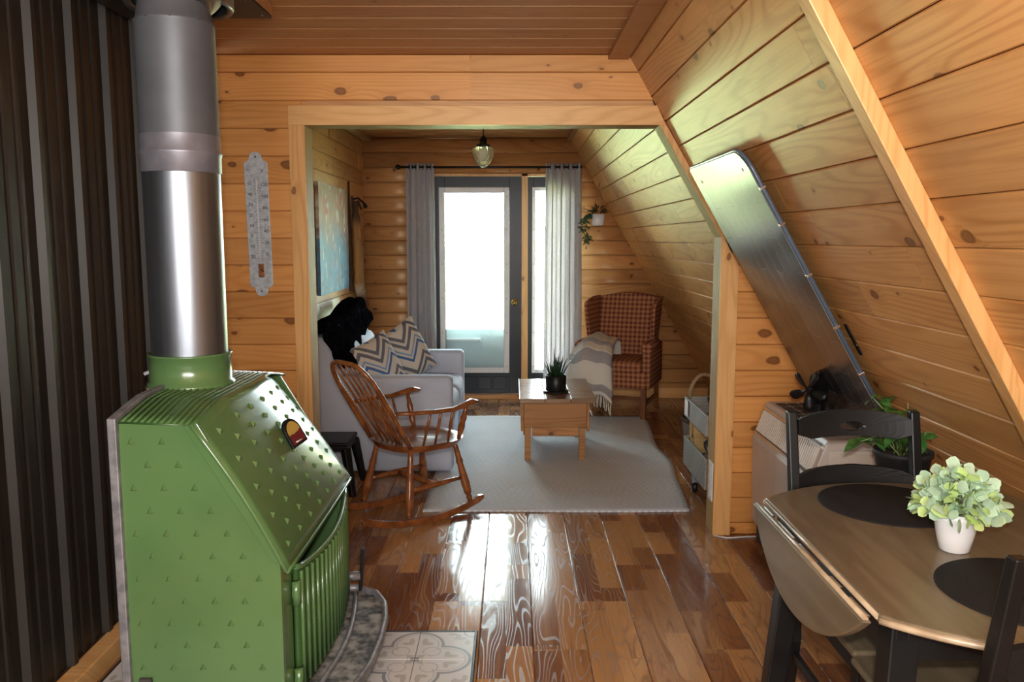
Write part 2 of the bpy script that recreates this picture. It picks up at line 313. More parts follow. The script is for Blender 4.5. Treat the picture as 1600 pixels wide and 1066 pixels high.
# ------------------------------------------------------------------ mesh helpers
class MB:
    def __init__(s): s.v = []; s.f = []; s.sm = []; s.uv = {}
    def add(s, vs, fs, smooth=False, uvs=None):
        o = len(s.v); s.v += [tuple(p) for p in vs]
        for i, f in enumerate(fs):
            s.f.append(tuple(a + o for a in f)); s.sm.append(smooth)
        if uvs:
            for i, q in enumerate(uvs): s.uv[o + i] = q
        return s
    def box(s, x0, x1, y0, y1, z0, z1, M=None):
        vs = [Vector((x, y, z)) for z in (z0, z1) for y in (y0, y1) for x in (x0, x1)]
        if M: vs = [M @ p for p in vs]
        return s.add(vs, [(0, 2, 3, 1), (4, 5, 7, 6), (0, 1, 5, 4), (2, 6, 7, 3), (0, 4, 6, 2), (1, 3, 7, 5)])
    def bar(s, a, b, wx, wy=None, up=(0, 0, 1), taper=1.):
        a = Vector(a); b = Vector(b); wy = wy or wx; d = (b - a).normalized(); u = Vector(up)
        if abs(d.dot(u)) > .98: u = Vector((0, 1, 0))
        sx = d.cross(u).normalized(); sy = sx.cross(d)
        vs = [p + sx * i * wx / 2 * k + sy * j * wy / 2 * k for p, k in ((a, 1), (b, taper)) for i, j in ((-1, -1), (1, -1), (1, 1), (-1, 1))]
        return s.add(vs, [(0, 3, 2, 1), (4, 5, 6, 7), (0, 1, 5, 4), (1, 2, 6, 5), (2, 3, 7, 6), (3, 0, 4, 7)])
    def tube(s, path, rad, n=10, cap=True, flat=1., up=(0, 0, 1)):
        P = [Vector(p) for p in path]; k = len(P)
        if not isinstance(rad, (list, tuple)): rad = [rad] * k
        vs = []; pu = None
        for i, p in enumerate(P):
            d = (P[min(i + 1, k - 1)] - P[max(i - 1, 0)]).normalized()
            if pu is None:
                u = Vector(up)
                if abs(d.dot(u)) > .95: u = Vector((0, 1, 0)) if abs(d.y) < .9 else Vector((1, 0, 0))
            else: u = pu
            sx = d.cross(u).normalized(); sy = sx.cross(d).normalized(); pu = sy
            for j in range(n):
                a = 2 * math.pi * j / n; vs.append(p + sx * math.cos(a) * rad[i] + sy * math.sin(a) * rad[i] * flat)
        fs = [(i * n + j, i * n + (j + 1) % n, (i + 1) * n + (j + 1) % n, (i + 1) * n + j) for i in range(k - 1) for j in range(n)]
        s.add(vs, fs, True)
        if cap:
            s.add([], []); o = len(s.v) - len(vs)
            s.f.append(tuple(o + j for j in range(n))[::-1]); s.f.append(tuple(o + (k - 1) * n + j for j in range(n))); s.sm += [False, False]
        return s
    def lathe(s, prof, c=(0, 0, 0), n=28, axis='z', M=None, smooth=True):
        vs = []
        for r_, z_ in prof:
            for j in range(n):
                a = 2 * math.pi * j / n
                if axis == 'z': p = Vector((r_ * math.cos(a), r_ * math.sin(a), z_))
                elif axis == 'y': p = Vector((r_ * math.cos(a), z_, r_ * math.sin(a)))
                else: p = Vector((z_, r_ * math.cos(a), r_ * math.sin(a)))
                if M: p = M @ p
                vs.append(p + Vector(c))
        k = len(prof)
        fs = [(i * n + j, i * n + (j + 1) % n, (i + 1) * n + (j + 1) % n, (i + 1) * n + j) for i in range(k - 1) for j in range(n)]
        return s.add(vs, fs, smooth)
    def grid(s, fn, nu, nv, smooth=True, cu=False):
        vs = [fn(i / nu, j / nv) for j in range(nv + 1) for i in range(nu + (0 if cu else 1))]
        W = nu if cu else nu + 1
        fs = [(j * W + i, j * W + (i + 1) % W, (j + 1) * W + (i + 1) % W, (j + 1) * W + i) for j in range(nv) for i in range(nu)]
        uv = [(i / nu, j / nv) for j in range(nv + 1) for i in range(W)]
        return s.add(vs, fs, smooth, uv)
    def prism(s, poly, t0, t1, mp):          # poly in 2D, mp(u,v,t) -> point
        n = len(poly); vs = [mp(u, v, t0) for u, v in poly] + [mp(u, v, t1) for u, v in poly]
        return s.add(vs, [tuple(range(n))[::-1], tuple(range(n, 2 * n))] + [(i, (i + 1) % n, n + (i + 1) % n, n + i) for i in range(n)])
    def build(s, name, mat, parent=None, bevel=0, seg=2, loc=None, smooth_all=False, solid=0, sub=0, rot=None):
        me = bpy.data.meshes.new(name); me.from_pydata([tuple(p) for p in s.v], [], s.f)
        me.polygons.foreach_set('use_smooth', [smooth_all or a for a in s.sm])
        if s.uv:
            ul = me.uv_layers.new(name='UVMap')
            for l in me.loops: ul.data[l.index].uv = s.uv.get(l.vertex_index, (0, 0))
        me.materials.append(MT[mat] if isinstance(mat, str) else mat); me.update()
        import bmesh as _b
        bm = _b.new(); bm.from_mesh(me); _b.ops.recalc_face_normals(bm, faces=bm.faces); bm.to_mesh(me); bm.free()
        o = bpy.data.objects.new(name, me); C.objects.link(o)
        if parent: o.parent = parent
        if loc: o.location = loc
        if rot: o.rotation_euler = rot
        if solid: md = o.modifiers.new('solid', 'SOLIDIFY'); md.thickness = solid; md.offset = 0
        if bevel: md = o.modifiers.new('bevel', 'BEVEL'); md.width = bevel; md.segments = seg; md.limit_method = 'ANGLE'; md.angle_limit = R(40)
        if sub: md = o.modifiers.new('sub', 'SUBSURF'); md.levels = sub; md.render_levels = sub
        return o
def thing(name, label, cat, loc=(0, 0, 0), rz=0, group=None):
    o = bpy.data.objects.new(name, None); C.objects.link(o); o.location = loc; o.rotation_euler = (0, 0, rz); o.empty_display_size = .1
    o['label'] = label; o['category'] = cat
    if group: o['group'] = group
    return o
def tag(o, label, cat, group=None):
    o['label'] = label; o['category'] = cat
    if group: o['group'] = group
    return o
def struct(o, label=None):
    o['kind'] = 'structure'
    if label: o['label'] = label
    return o
def dup(o, name=None, loc=None, rot=None, parent=None):
    c = o.copy(); C.objects.link(c)
    if name: c.name = name
    if parent is not None: c.parent = parent
    if loc is not None: c.location = loc
    if rot is not None: c.rotation_euler = rot
    return c
SXZ = .577
def slope_x(z): return .54 + SXZ * (2.38 - z)
def slope_z(x): return 2.38 - (x - .54) / SXZ
Mslope = None

# boards: local x along, y up the board, z out of the wall
def board(parent, name, org, ux, uy, uz, l0, l1, r0, r1, wd, th, mat, kind='v', gap=.0012):
    """ends: left edge goes from l0 (bottom) to l1 (top), right edge from r0 to r1"""
    cch = .0045 if gap < .004 else gap + .001
    if kind == 'v': prof = [(gap, 0), (gap, th - cch), (cch, th), (wd - cch, th), (wd - gap, th - cch), (wd - gap, 0)]
    elif kind == 'log':
        prof = [(gap, 0)] + [(gap + (wd - 2 * gap) * i / 8, th - .010 + .010 * math.sin(math.pi * (i / 8) ** .8) ** .7) for i in range(9)] + [(wd - gap, 0)]
    n = len(prof); vs = []
    for L, Rr in (((l0, l1), 0), ((r0, r1), 1)):
        for (y_, z_) in prof: vs.append((L[0] + (L[1] - L[0]) * y_ / wd, y_, z_))
    fs = [tuple(range(n)), tuple(range(n, 2 * n))[::-1]] + [(i, i + n, (i + 1) % n + n, (i + 1) % n) for i in range(n)]
    me = bpy.data.meshes.new(name); me.from_pydata(vs, [], fs); me.materials.append(MT[mat])
    if kind == 'log':
        for p in me.polygons: p.use_smooth = (len(p.vertices) == 4)
    o = bpy.data.objects.new(name, me); C.objects.link(o); o.parent = parent
    M = Matrix.Identity(4)
    for i, a in enumerate((ux, uy, uz)):
        for j in range(3): M[j][i] = a[j]
    for j in range(3): M[j][3] = org[j]
    o.matrix_local = M
    return o
def runs(a, b, lo, hi, first=None):
    out = []; p = a + (first if first is not None else rnd.uniform(lo * .3, hi)); out.append(a)
    while p < b - .18: out.append(p); p += rnd.uniform(lo, hi)
    out.append(b); return list(zip(out[:-1], out[1:]))

# ------------------------------------------------------------------ STRUCTURE
YB, YF, YP, PT = 7.7, -2.2, 4.05, .115
XL, XLR = -1.45, -1.37
# floor
fl_ = struct(MB().box(XL - .1, 2.1, YF, YB + .02, -.12, -.012).build('floor', 'hardboard'), 'floor of varnished brown laminate planks')
ux, uy, uz = (0, 1, 0), (-1, 0, 0), (0, 0, 1)
k = 0; xr = 2.083
while xr > XL + .02:
    xl = max(xr - .2005, XL)
    off = (k * .405) % 1.216
    y0 = 2.86 - 1.216 * 5 + [0, .79, .405][k % 3]
    while y0 < YB:
        a, b = max(y0, YF), min(y0 + 1.216, YB)
        if b - a > .02 and b > -.6:
            board(fl_, 'plank', (xr, 0, -.012), ux, uy, uz, a + .0006, a + .0006, b - .0006, b - .0006, xr - xl, .012, 'laminate', gap=.0005)
        y0 += 1.216
    xr -= .2005; k += 1
for o in list(fl_.children):     # recentre the planks so the strip print starts at each plank's own corner
    x0 = min(v.co.x for v in o.data.vertices)
    o.data.transform(Matrix.Translation((-x0, 0, 0))); o.location.y += x0
# ceiling
ce = struct(MB().box(XL - .1, .56, YF, YP + .05, 2.376, 2.44).box(XL - .1, .62, YP + .05, YB + .2, 2.426, 2.60).build('ceiling', 'pine_trim'), 'ceiling of brown tongue and groove boards')
y = 3.234 - .168 * 12
def cboard(y, zz, x0, x1):
    for a, b in [(x0, x1)]:
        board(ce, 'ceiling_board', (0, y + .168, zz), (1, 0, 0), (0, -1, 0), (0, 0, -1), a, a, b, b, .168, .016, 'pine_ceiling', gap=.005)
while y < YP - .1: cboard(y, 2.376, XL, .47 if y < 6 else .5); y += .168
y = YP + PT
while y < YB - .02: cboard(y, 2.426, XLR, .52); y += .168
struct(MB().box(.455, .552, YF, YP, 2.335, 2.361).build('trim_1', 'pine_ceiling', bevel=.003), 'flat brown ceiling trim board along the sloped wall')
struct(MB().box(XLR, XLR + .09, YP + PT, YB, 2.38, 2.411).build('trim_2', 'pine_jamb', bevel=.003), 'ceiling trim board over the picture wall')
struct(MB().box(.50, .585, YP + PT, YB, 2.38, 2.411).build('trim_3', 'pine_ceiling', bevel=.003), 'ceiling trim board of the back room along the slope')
struct(MB().box(XL, XL + .035, YF, YP, 2.32, 2.361).build('trim_4', 'pine_front', bevel=.003), 'orange corner trim above the dark metal wall')

# sloped wall
n_ = Vector((-.8662, 0, -.4998)); up_ = Vector((-.4998, 0, .8662))
def sp(x, y, off=0.): return Vector((x, y, slope_z(x))) + n_ * off
mb = MB(); P = [sp(.44, YF, -.02), sp(2.12, YF, -.02), sp(2.12, YB + .2, -.02), sp(.44, YB + .2, -.02)]; Q = [p - n_ * .08 for p in P]
wr = struct(mb.add(P + Q, [(0, 1, 2, 3), (4, 7, 6, 5), (0, 4, 5, 1), (1, 5, 6, 2), (2, 6, 7, 3), (3, 7, 4, 0)]).build('wall_right', 'hardboard'), 'sloped A-frame wall of varnished pine boards')
xk = .5306
while xk < 1.98:
    xb = xk + .067; wd = .067 / .4998
    org = sp(xb, 0, -.016)
    segs = [(-a_, -b_) for b_, a_ in runs(-.6, YP - .0, 1.6, 2.9)] + [(-a_, -b_) for b_, a_ in runs(YP + PT, YB, .75, 1.9)]
    for a, b in segs:
        board(wr, 'wall_board', org, (0, -1, 0), up_, n_, a + .0006, a + .0006, b - .0006, b - .0006, wd, .016, 'pine_slope')
    xk = xb
# battens on the slope
for i, (y0, y1, x0) in enumerate([(1.998, 2.055, .56)]):
    mb = MB(); L = [sp(x0, 0, 0), sp(2.02, 0, 0)]
    vs = [Vector((p.x, yy, p.z)) + n_ * t for p in L for yy in (y0, y1) for t in (0, .041)]
    mb.add(vs, [(0, 1, 3, 2), (4, 6, 7, 5), (0, 4, 5, 1), (2, 3, 7, 6), (1, 5, 7, 3), (0, 2, 6, 4)])
    struct(mb.build('trim_5', 'pine_post', bevel=.003), 'pine batten running up the sloped wall')

# back wall with the door opening X -.76..(.55), z 0..2.085
DX0, DX1, DZ = -.765, .60, 2.085
mb = MB().box(-1.6, DX0, YB + .02, YB + .14, 0, 2.5).box(DX1, 2.1, YB + .02, YB + .14, 0, 2.5).box(DX0, DX1, YB + .02, YB + .14, DZ, 2.5)
wb = struct(mb.build('wall_back', 'hardboard'), 'back wall of rounded varnished pine siding')
z = 2.41; 
while z > 0.0:
    z0 = max(z - .1335, 0); wd = z - z0
    ux, uy, uz = (1, 0, 0), (0, 0, 1), (0, -1, 0); org = (0, YB + .02, z0)
    sb, st = slope_x(z0), slope_x(z)
    if z0 > DZ - .01:
        board(wb, 'wall_board', org, ux, uy, uz, XLR, XLR, sb, st, wd, .026, 'pine_back', 'log')
    else:
        top = z
        if z > DZ:   # the row cut by the head of the door
            board(wb, 'wall_board', (0, YB + .02, DZ), ux, uy, uz, DX0, DX0, DX1, DX1, z - DZ, .026, 'pine_back', 'log')
        board(wb, 'wall_board', org, ux, uy, uz, XLR, XLR, DX0, DX0, wd, .026, 'pine_back', 'log')
        board(wb, 'wall_board', org, ux, uy, uz, DX1, DX1, sb, st, wd, .026, 'pine_back', 'log')
    z = z0
struct(MB().box(DX1, 1.85, YB - .025, YB - .004, 0, .10).box(XLR, DX0, YB - .025, YB - .004, 0, .10).build('baseboard_back', 'pine_trim', bevel=.003), 'pale pine baseboard of the back wall')

# left wall of the back room
wl = struct(MB().box(-1.55, XLR - .018, YP + PT, YB + .02, 0, 2.5).build('wall_left', 'hardboard'), 'left wall of the back room in pine boards')
z = 2.38
while z > 0:
    z0 = max(z - .134, 0)
    low = z0 < 1.04
    for a, b in runs(YP + PT, YB, .5, 1.3):
        board(wl, 'wall_board', (XLR - .018, 0, z0), (0, 1, 0), (0, 0, 1), (1, 0, 0), a + .001, a + .001, b - .001, b - .001, z - z0, .018 + rnd.choice([0, 0, 0, .006]), 'pine_reflection' if low and b < 7.0 else 'pine_back')  # low boards get the colour with the reflection painted in
    z = z0

# dark corrugated metal wall of the main room
wm = struct(MB().box(-1.6, XL - .035, YF, YP, 0, 2.45).build('wall_left_main', 'hardboard'), 'wall clad in dark corrugated sheet metal beside the stove')
def metal_profile(y0, y1):
    pts = []; y_ = y0
    ph = 2.592
    marks = []
    kk = math.floor((y0 - ph) / .24) - 1
    while ph + kk * .24 < y1 + .3:
        b = ph + kk * .24
        marks += [(b, 0), (b + .013, .021), (b + .036, .021), (b + .052, 0),
                  (b + .10, 0), (b + .106, .005), (b + .122, .005), (b + .128, 0), (b + .165, 0), (b + .171, .005), (b + .187, .005), (b + .193, 0)]
        kk += 1
    marks = [q for q in marks if y0 < q[0] < y1]
    return [(y0, 0)] + marks + [(y1, 0)]
for a, b in ((-1.75, -.79), (-.79, .17), (.17, 1.13), (1.13, 2.09), (2.09, 3.05), (3.05, YP)):
    pr = metal_profile(a + .001, b - .001); mb = MB(); nn = len(pr)
    vs = [(XL - .03 + d, q, zz) for zz in (.075, 2.36) for q, d in pr]
    mb.add(vs, [(i, i + 1, nn + i + 1, nn + i) for i in range(nn - 1)])
    mb.build('metal_panel', 'black_metal_wall', wm)
struct(MB().box(XL - .02, XL + .045, YF, YP, 0, .075).build('baseboard_left', 'pine_trim', bevel=.004), 'rough pine base strip under the dark metal wall')
# walls behind the camera
struct(MB().box(-1.6, 2.1, YF - .1, YF, 0, 2.5).build('wall_front', 'pine_front'), 'pine wall behind the camera')

# partition with the wide opening
OX0, OX1, OZ = -.99, 1.016, 2.03
mb = MB()
mpf = lambda u, v, t: Vector((u, t, v))
for poly in ([(XL - .02, 0), (OX0 - .014, 0), (OX0 - .014, 2.4), (XL - .02, 2.4)], [(OX0 - .014, OZ + .014), (.72, OZ + .014), (.56, 2.4), (OX0 - .014, 2.4)],
             [(OX1 + .014, 0), (slope_x(0) + .02, 0), (slope_x(1.5) + .02, 1.5), (slope_x(2.05) + .03, 2.05), (.715, 2.05), (OX1 + .014, 1.51)]):
    mb.prism(poly, YP + .016, YP + PT, mpf)
wp = struct(mb.build('wall_partition', 'pine_back'), 'pine partition wall around the wide opening')
z = 2.278 + .1305
while z > 0:
    z0 = max(z - .1305, 0); wd = z - z0; zt = min(z, 2.36)
    wd = zt - z0
    org = (0, YP + .016, z0); A = ((1, 0, 0), (0, 0, 1), (0, -1, 0))
    if z0 > OZ + .03:
        for a, b in ([(XL, slope_x(z0))] if rnd.random() < .7 else [(XL, -.2), (-.2, slope_x(z0))]):
            board(wp, 'wall_board', org, *A, a, a, b, b if b < .3 else b - .1305 * SXZ * wd / .1305, wd, .016, 'pine_front')
    else:
        board(wp, 'wall_board', org, *A, XL, XL, OX0 - .02, OX0 - .02, wd, .016, 'pine_front')
        if z < 1.47: board(wp, 'wall_board', org, *A, OX1 + .05, OX1 + .05, slope_x(z0), slope_x(z), wd, .016, 'pine_front')
        elif z0 < 1.45: board(wp, 'wall_board', org, *A, OX1 + .06, OX1 + .06, slope_x(z0), slope_x(z), wd, .016, 'pine_front')
    z = z0
# casing and jambs
y0, y1 = YP - .018, YP
tr_ = lambda poly, a, b, nm, mt, lb: struct(MB().prism(poly, a, b, mpf).build(nm, mt, bevel=.002), lb)
tr_([(-1.067, 0), (OX0, 0), (OX0, OZ), (-1.067, OZ)], y0, y1, 'trim_6', 'pine_post', 'left upright casing board of the wide opening')
tr_([(-1.067, OZ), (.735, OZ), (.69, 2.122), (-1.067, 2.122)], y0 - .001, y1, 'trim_7', 'pine_trim', 'top casing board of the wide opening')
tr_([(.705, OZ), (OX1, 1.5), (OX1 + .052, 1.47), (.738, OZ)], y0, y1 + .01, 'trim_8', 'pine_post', 'slanting casing board of the wide opening')
tr_([(OX1, 0), (1.104, 0), (1.104, 1.36), (OX1 + .01, 1.5), (OX1, 1.5)], y0, y1, 'trim_9', 'pine_post', 'right upright casing board of the wide opening')
j0, j1 = YP - .012, YP + PT + .012
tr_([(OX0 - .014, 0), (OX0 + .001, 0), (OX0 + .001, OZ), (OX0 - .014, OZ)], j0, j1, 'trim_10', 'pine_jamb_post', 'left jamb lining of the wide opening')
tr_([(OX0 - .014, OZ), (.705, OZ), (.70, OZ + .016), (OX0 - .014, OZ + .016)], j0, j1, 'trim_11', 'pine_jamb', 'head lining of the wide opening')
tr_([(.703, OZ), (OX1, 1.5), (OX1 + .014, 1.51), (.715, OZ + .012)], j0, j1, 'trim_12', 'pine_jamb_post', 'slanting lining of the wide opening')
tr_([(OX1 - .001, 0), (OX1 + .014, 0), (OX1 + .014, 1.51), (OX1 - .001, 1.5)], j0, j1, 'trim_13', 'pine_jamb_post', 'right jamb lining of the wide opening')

# door, sidelight and storm door
def frame_box(mb, x0, x1, z0, z1, t, ya, yb, tb=None, tt=None):
    tb = tb or t; tt = tt or t
    mb.box(x0, x0 + t, ya, yb, z0, z1); mb.box(x1 - t, x1, ya, yb, z0, z1); mb.box(x0 + t, x1 - t, ya, yb, z1 - tt, z1); mb.box(x0 + t, x1 - t, ya, yb, z0, z0 + tb); return mb
struct(MB().box(DX0, DX0 + .03, YB - .02, YB + .14, 0, DZ).box(.088, .147, YB - .02, YB + .14, 0, DZ).box(DX1 - .03, DX1, YB - .02, YB + .14, 0, DZ).box(DX0, DX1, YB - .02, YB + .14, 2.062, DZ).build('trim_14', 'pine_post', bevel=.002), 'pine frame and centre post of the glazed door')
d1 = struct(frame_box(MB(), -.733, .087, .04, 2.060, .112, YB + .02, YB + .06, .235, .12).build('door_1', 'charcoal_door', bevel=.002), 'dark charcoal door with a tall white framed window')
for i in range(4):
    a = -.60 + i * .14
    MB().box(a, a + .125, YB + .012, YB + .0195, .075, .20).build('door_panel', 'charcoal_door', d1, bevel=.006)
wf = frame_box(MB(), -.675, -.025, .235, 1.965, .052, YB + .004, YB + .0195).build('window_frame', 'white_plastic', d1, bevel=.006)
for xx in (-.65, -.05):
    for zz in (.30, .62, .94, 1.26, 1.58, 1.88):
        MB().lathe([(0, -.003), (.004, -.003), (.005, 0)], n=8, axis='y').build('screw', 'grey_iron', wf, loc=(xx, YB + .003, zz))
MB().box(-.62, -.08, YB + .036, YB + .040, .285, 1.915).build('glass_pane', 'glass', d1)
kn = MB().lathe([(.0, -.062), (.018, -.06), (.026, -.048), (.024, -.032), (.011, -.022), (.010, -.008), (.030, -.006), (.032, 0)], n=20, axis='y').build('door_knob', 'brass', d1, loc=(.022, YB + .02, .905))
MB().lathe([(0, -.012), (.012, -.012), (.022, -.006), (.024, 0)], n=18, axis='y').build('keyhole_cover', 'brass', d1, loc=(.022, YB + .02, 1.02)) if False else None
w1 = struct(frame_box(MB(), .148, .568, .04, 2.060, .05, YB + .02, YB + .06, .2, .115).build('window_1', 'charcoal_door', bevel=.002), 'narrow dark framed sidelight beside the door')
wf = frame_box(MB(), .185, .53, .235, 1.965, .034, YB + .004, YB + .0195).build('window_frame', 'white_plastic', w1, bevel=.004)
for zz in (.30, .62, .94, 1.26, 1.58, 1.88):
    MB().lathe([(0, -.003), (.004, -.003), (.005, 0)], n=8, axis='y').build('screw', 'grey_iron', wf, loc=(.20, YB + .003, zz))
MB().box(.20, .515, YB + .036, YB + .040, .26, 1.94).build('glass_pane', 'glass', w1)
struct(MB().box(DX0 + .03, .40, YB - .075, YB + .14, 0, .038).build('trim_15', 'pine_back', bevel=.004), 'brown wooden door sill')
d2 = struct(frame_box(MB(), -.733, .087, .04, 2.06, .07, YB + .105, YB + .13, .60, .1).build('door_2', 'storm', bevel=.003), 'white storm door outside the glazed door')
MB().box(-.62, -.30, YB + .085, YB + .104, .53, .555).build('push_bar', 'white_plastic', d2, bevel=.004)
MB().box(-.663, .017, YB + .115, YB + .118, .64, 1.96).build('glass_pane', 'glass', d2)
# outside
struct(MB().box(-60, 60, YB + .16, 200, -.5, -.35).build('ground', 'grass'), 'bright sunlit grassy ground outside the door')
struct(MB().box(-1.6, 1.6, YB + .16, YB + 1.9, -.34, -.06).build('trim_16', 'grey_wood'), 'weathered step outside the door')

# ------------------------------------------------------------------ RUG
mb = MB()
edge = []
def rugp(u, v):
    y_ = 4.385 + v * 2.45; xa = -.49; xb = .975 + .13 * v + .015 * math.sin(v * 9) + (.05 * math.exp(-((v - .42) / .12) ** 2))
    return Vector((xa + (xb - xa) * u, y_ + .006 * math.sin(u * 7), .006))
rug = mb.grid(rugp, 40, 50).build('area_rug', 'rug', solid=.010)
tag(rug, 'large flat woven grey rug with a faint zigzag weave under the coffee table', 'rug')

# ------------------------------------------------------------------ WOOD STOVE
SY0, SY1 = 2.21, 3.08
st = thing('wood_stove', 'green enamelled wood stove studded with small triangles, beside the dark metal wall', 'stove', (-.85, 2.65, 0))
O = Vector((-.85, 2.65, 0))
def topz_(e): return .992 + .034 * min(1, math.sin(math.pi * min(max(e, 0), 1)) * 1.6)
def loc(p): return Vector(p) - O
side = [(-1.09, .10), (-.646, .10), (-.646, .575), (-.648, .60), (-.876, .985), (-1.075, .990)]
for yy, s_ in ((SY0, 1), (SY1 - .012, 0)):
    p = MB().prism([(a + .85, b) for a, b in side], yy - 2.65, yy + .012 - 2.65, mpf).build('side_panel', 'stove_green', st, bevel=.002)
    if s_:
        stud = None; zr = .985 - .045; i = 0
        while zr > .14:
            xx = -1.055 + (0.0 if i % 2 == 0 else .042) + .012
            while xx < -.66:
                # keep inside the slanted front edge
                lim = -.675 if zr < .60 else -.668 - (zr - .61) * .58 - .03
                if xx < lim - .015:
                    if stud is None:
                        stud = MB().add([(-.011, 0, -.008), (.011, 0, -.008), (0, 0, .013), (0, -.010, -.002)], [(0, 1, 3), (1, 2, 3), (2, 0, 3), (0, 2, 1)]).build('embossed_stud', 'stove_green', p)
                        o = stud
                    else: o = dup(stud, parent=p)
                    o.location = (xx + .85, SY0 - 2.65 - .0005, zr)
                xx += .084
            zr -= .0655; i += 1
MB().prism([(a, b) for a, b in [(-.205 - .045, .10), (-.225, .10), (-.21, .999), (-.02, 1.02), (-.02, 1.035), (-.235, 1.016)]], SY0 - 2.65 - .012, SY1 - 2.65 + .012, mpf) if False else None
# back rim (worn grey edge that stands proud behind the side panel)
rimz = [(SY0 - .016, .06)] + [(SY0 - .016 + (SY1 - SY0 + .032) * t / 20, topz_(t / 20) + .014) for t in range(21)] + [(SY1 + .016, .06)]
MB().prism([(a - 2.65, b) for a, b in rimz], -1.100 + .85, -1.0755 + .85, lambda u, v, t: Vector((t, u, v))).build('back_plate', 'grey_iron', st, bevel=.003)
# ribbed top rising to a crown around the collar
def topz(x_, y_):
    e = (y_ - SY0) / (SY1 - SY0); cr_ = min(1, math.sin(math.pi * min(max(e, 0), 1)) * 1.6)
    return .992 + .034 * cr_
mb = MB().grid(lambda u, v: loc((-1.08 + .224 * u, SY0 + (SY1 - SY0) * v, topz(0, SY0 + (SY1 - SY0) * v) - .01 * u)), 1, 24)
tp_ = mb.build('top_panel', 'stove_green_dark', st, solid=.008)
for i in range(12):
    xx = -1.065 + i * .0175
    path = [loc((xx, SY0 + (SY1 - SY0) * t, topz(0, SY0 + (SY1 - SY0) * t) - .01 * ((xx + 1.08) / .2) + .004)) for t in [j / 16 for j in range(17)]]
    MB().tube(path, .0042, 6).build('top_rib', 'stove_green', tp_)
# hood: slightly bowed sheet
TOPE = lambda e: Vector((-.868 + .0 * e, 0, topz(0, SY0 + (SY1 - SY0) * e) - .002)) + Vector((.012 * math.sin(math.pi * e) - .05 * e ** 3, 0, -.02 * e ** 3))
def hood(u, v):
    a = TOPE(v); b = Vector((-.622, 0, .575)); p = a.lerp(b, u)
    bow = .018 * math.sin(math.pi * v) * (.35 + .65 * (1 - u)) + .012 * math.sin(math.pi * u)
    p = p + Vector((.86, 0, .5)) * bow
    y_ = (SY0 - .016) + (SY1 - SY0 + .032) * v
    return loc((p.x, y_, p.z))
hd = MB().grid(hood, 14, 28).build('hood', 'stove_green', st, solid=.006)
mb = MB()
path = [hood(u / 8, 0) + Vector((-.004, .002, 0)) for u in range(9)]; mb.tube(path, .007, 8); mb.build('hood_edge_roll', 'stove_green', hd)
MB().prism([(a + .85, b) for a, b in [(-.896, .984), (-.858, .994), (-.618, .574), (-.668, .604)]], SY0 - 2.65 - .010, SY0 - 2.65 - .0005, mpf).build('hood_flange', 'stove_green', hd, bevel=.002)
MB().tube([hood(1, v / 10) for v in range(11)], .006, 8).build('hood_lip', 'stove_green', hd)
hs = None
for i in range(9):
    for j in range(7):
        u = .13 + i * .095; v = .09 + j * .135 + (.067 if i % 2 else 0)
        if v > .95: continue
        p = hood(u, v); du = (hood(u + .01, v) - p).normalized(); dv = (hood(u, v + .01) - p).normalized(); nn = du.cross(dv).normalized()
        if nn.z < 0: nn = -nn
        if abs(u - .42) < .09 and abs(v - .53) < .07: continue
        if hs is None: hs = MB().add([(-.012, -.008, 0), (.010, -.009, 0), (.010, .009, 0), (-.002, 0, .008)], [(0, 1, 3), (1, 2, 3), (2, 0, 3), (0, 2, 1)]).build('embossed_stud', 'stove_green', hd); o = hs
        else: o = dup(hs, parent=hd)
        dv = nn.cross(du); M = Matrix((du, dv, nn)).transposed(); e = M.to_euler(); o.rotation_euler = e; o.location = p + nn * .003
# front frame, door
mb = MB(); x0, x1 = -.665, -.646
mb.box(x0, x1, SY0 + .0125, SY0 + .11, .10, .575); mb.box(x0, x1, SY1 - .04, SY1, .10, .56); mb.box(x0, x1, SY0 + .11, SY1 - .04, .515, .575); mb.box(x0, x1, SY0 + .11, SY1 - .04, .10, .15)
mb.v = [tuple(loc(p)) for p in mb.v]; mb.build('front_frame', 'stove_green', st, bevel=.003)
mb = MB().box(-1.08, -.67, SY0 + .013, SY1 - .013, .10, .12); mb.v = [tuple(loc(p)) for p in mb.v]; mb.build('bottom_plate', 'black_matte', st)
def doorp(e, z_): return loc((-.640 + .035 * math.sin(math.pi * e), SY0 + .115 + (SY1 - .03 - SY0 - .115) * e, z_))
def dtop(e): return .535 - .03 * math.sin(math.pi * e) ** .5 + .012 * e
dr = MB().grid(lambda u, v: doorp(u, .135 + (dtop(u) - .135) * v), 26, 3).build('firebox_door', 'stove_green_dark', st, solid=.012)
for i in range(17):
    e = .04 + i * .0575; MB().tube([doorp(e, .15) + Vector((.009, 0, 0)), doorp(e, dtop(e) - .012) + Vector((.009, 0, 0))], .0062, 6).build('door_rib', 'stove_green', dr)
MB().tube([doorp(e / 20, dtop(e / 20)) + Vector((.004, 0, 0)) for e in range(21)], .009, 8).build('door_top_rim', 'stove_green', dr)
for zz in (.46, .19):
    h = MB().lathe([(0, -.035), (.012, -.035), (.013, .035), (0, .035)], n=12).build('hinge', 'stove_green', dr, loc=doorp(0, zz) + Vector((.008, -.012, 0)))
    MB().box(-.008, .008, -.03, .03, -.012, .012).build('hinge_strap', 'stove_green', dr, loc=doorp(.0, zz) + Vector((.004, .01, 0)), bevel=.003)
la = MB().bar((0, 0, -.06), (.012, .004, .11), .014, .022).build('door_latch', 'black', st, loc=doorp(.965, .20) + Vector((.05, .03, 0)), bevel=.003)
MB().tube([(-.07, -.01, .0), (0, 0, .0)], .017, 12).build('latch_pivot', 'grey_iron', la)
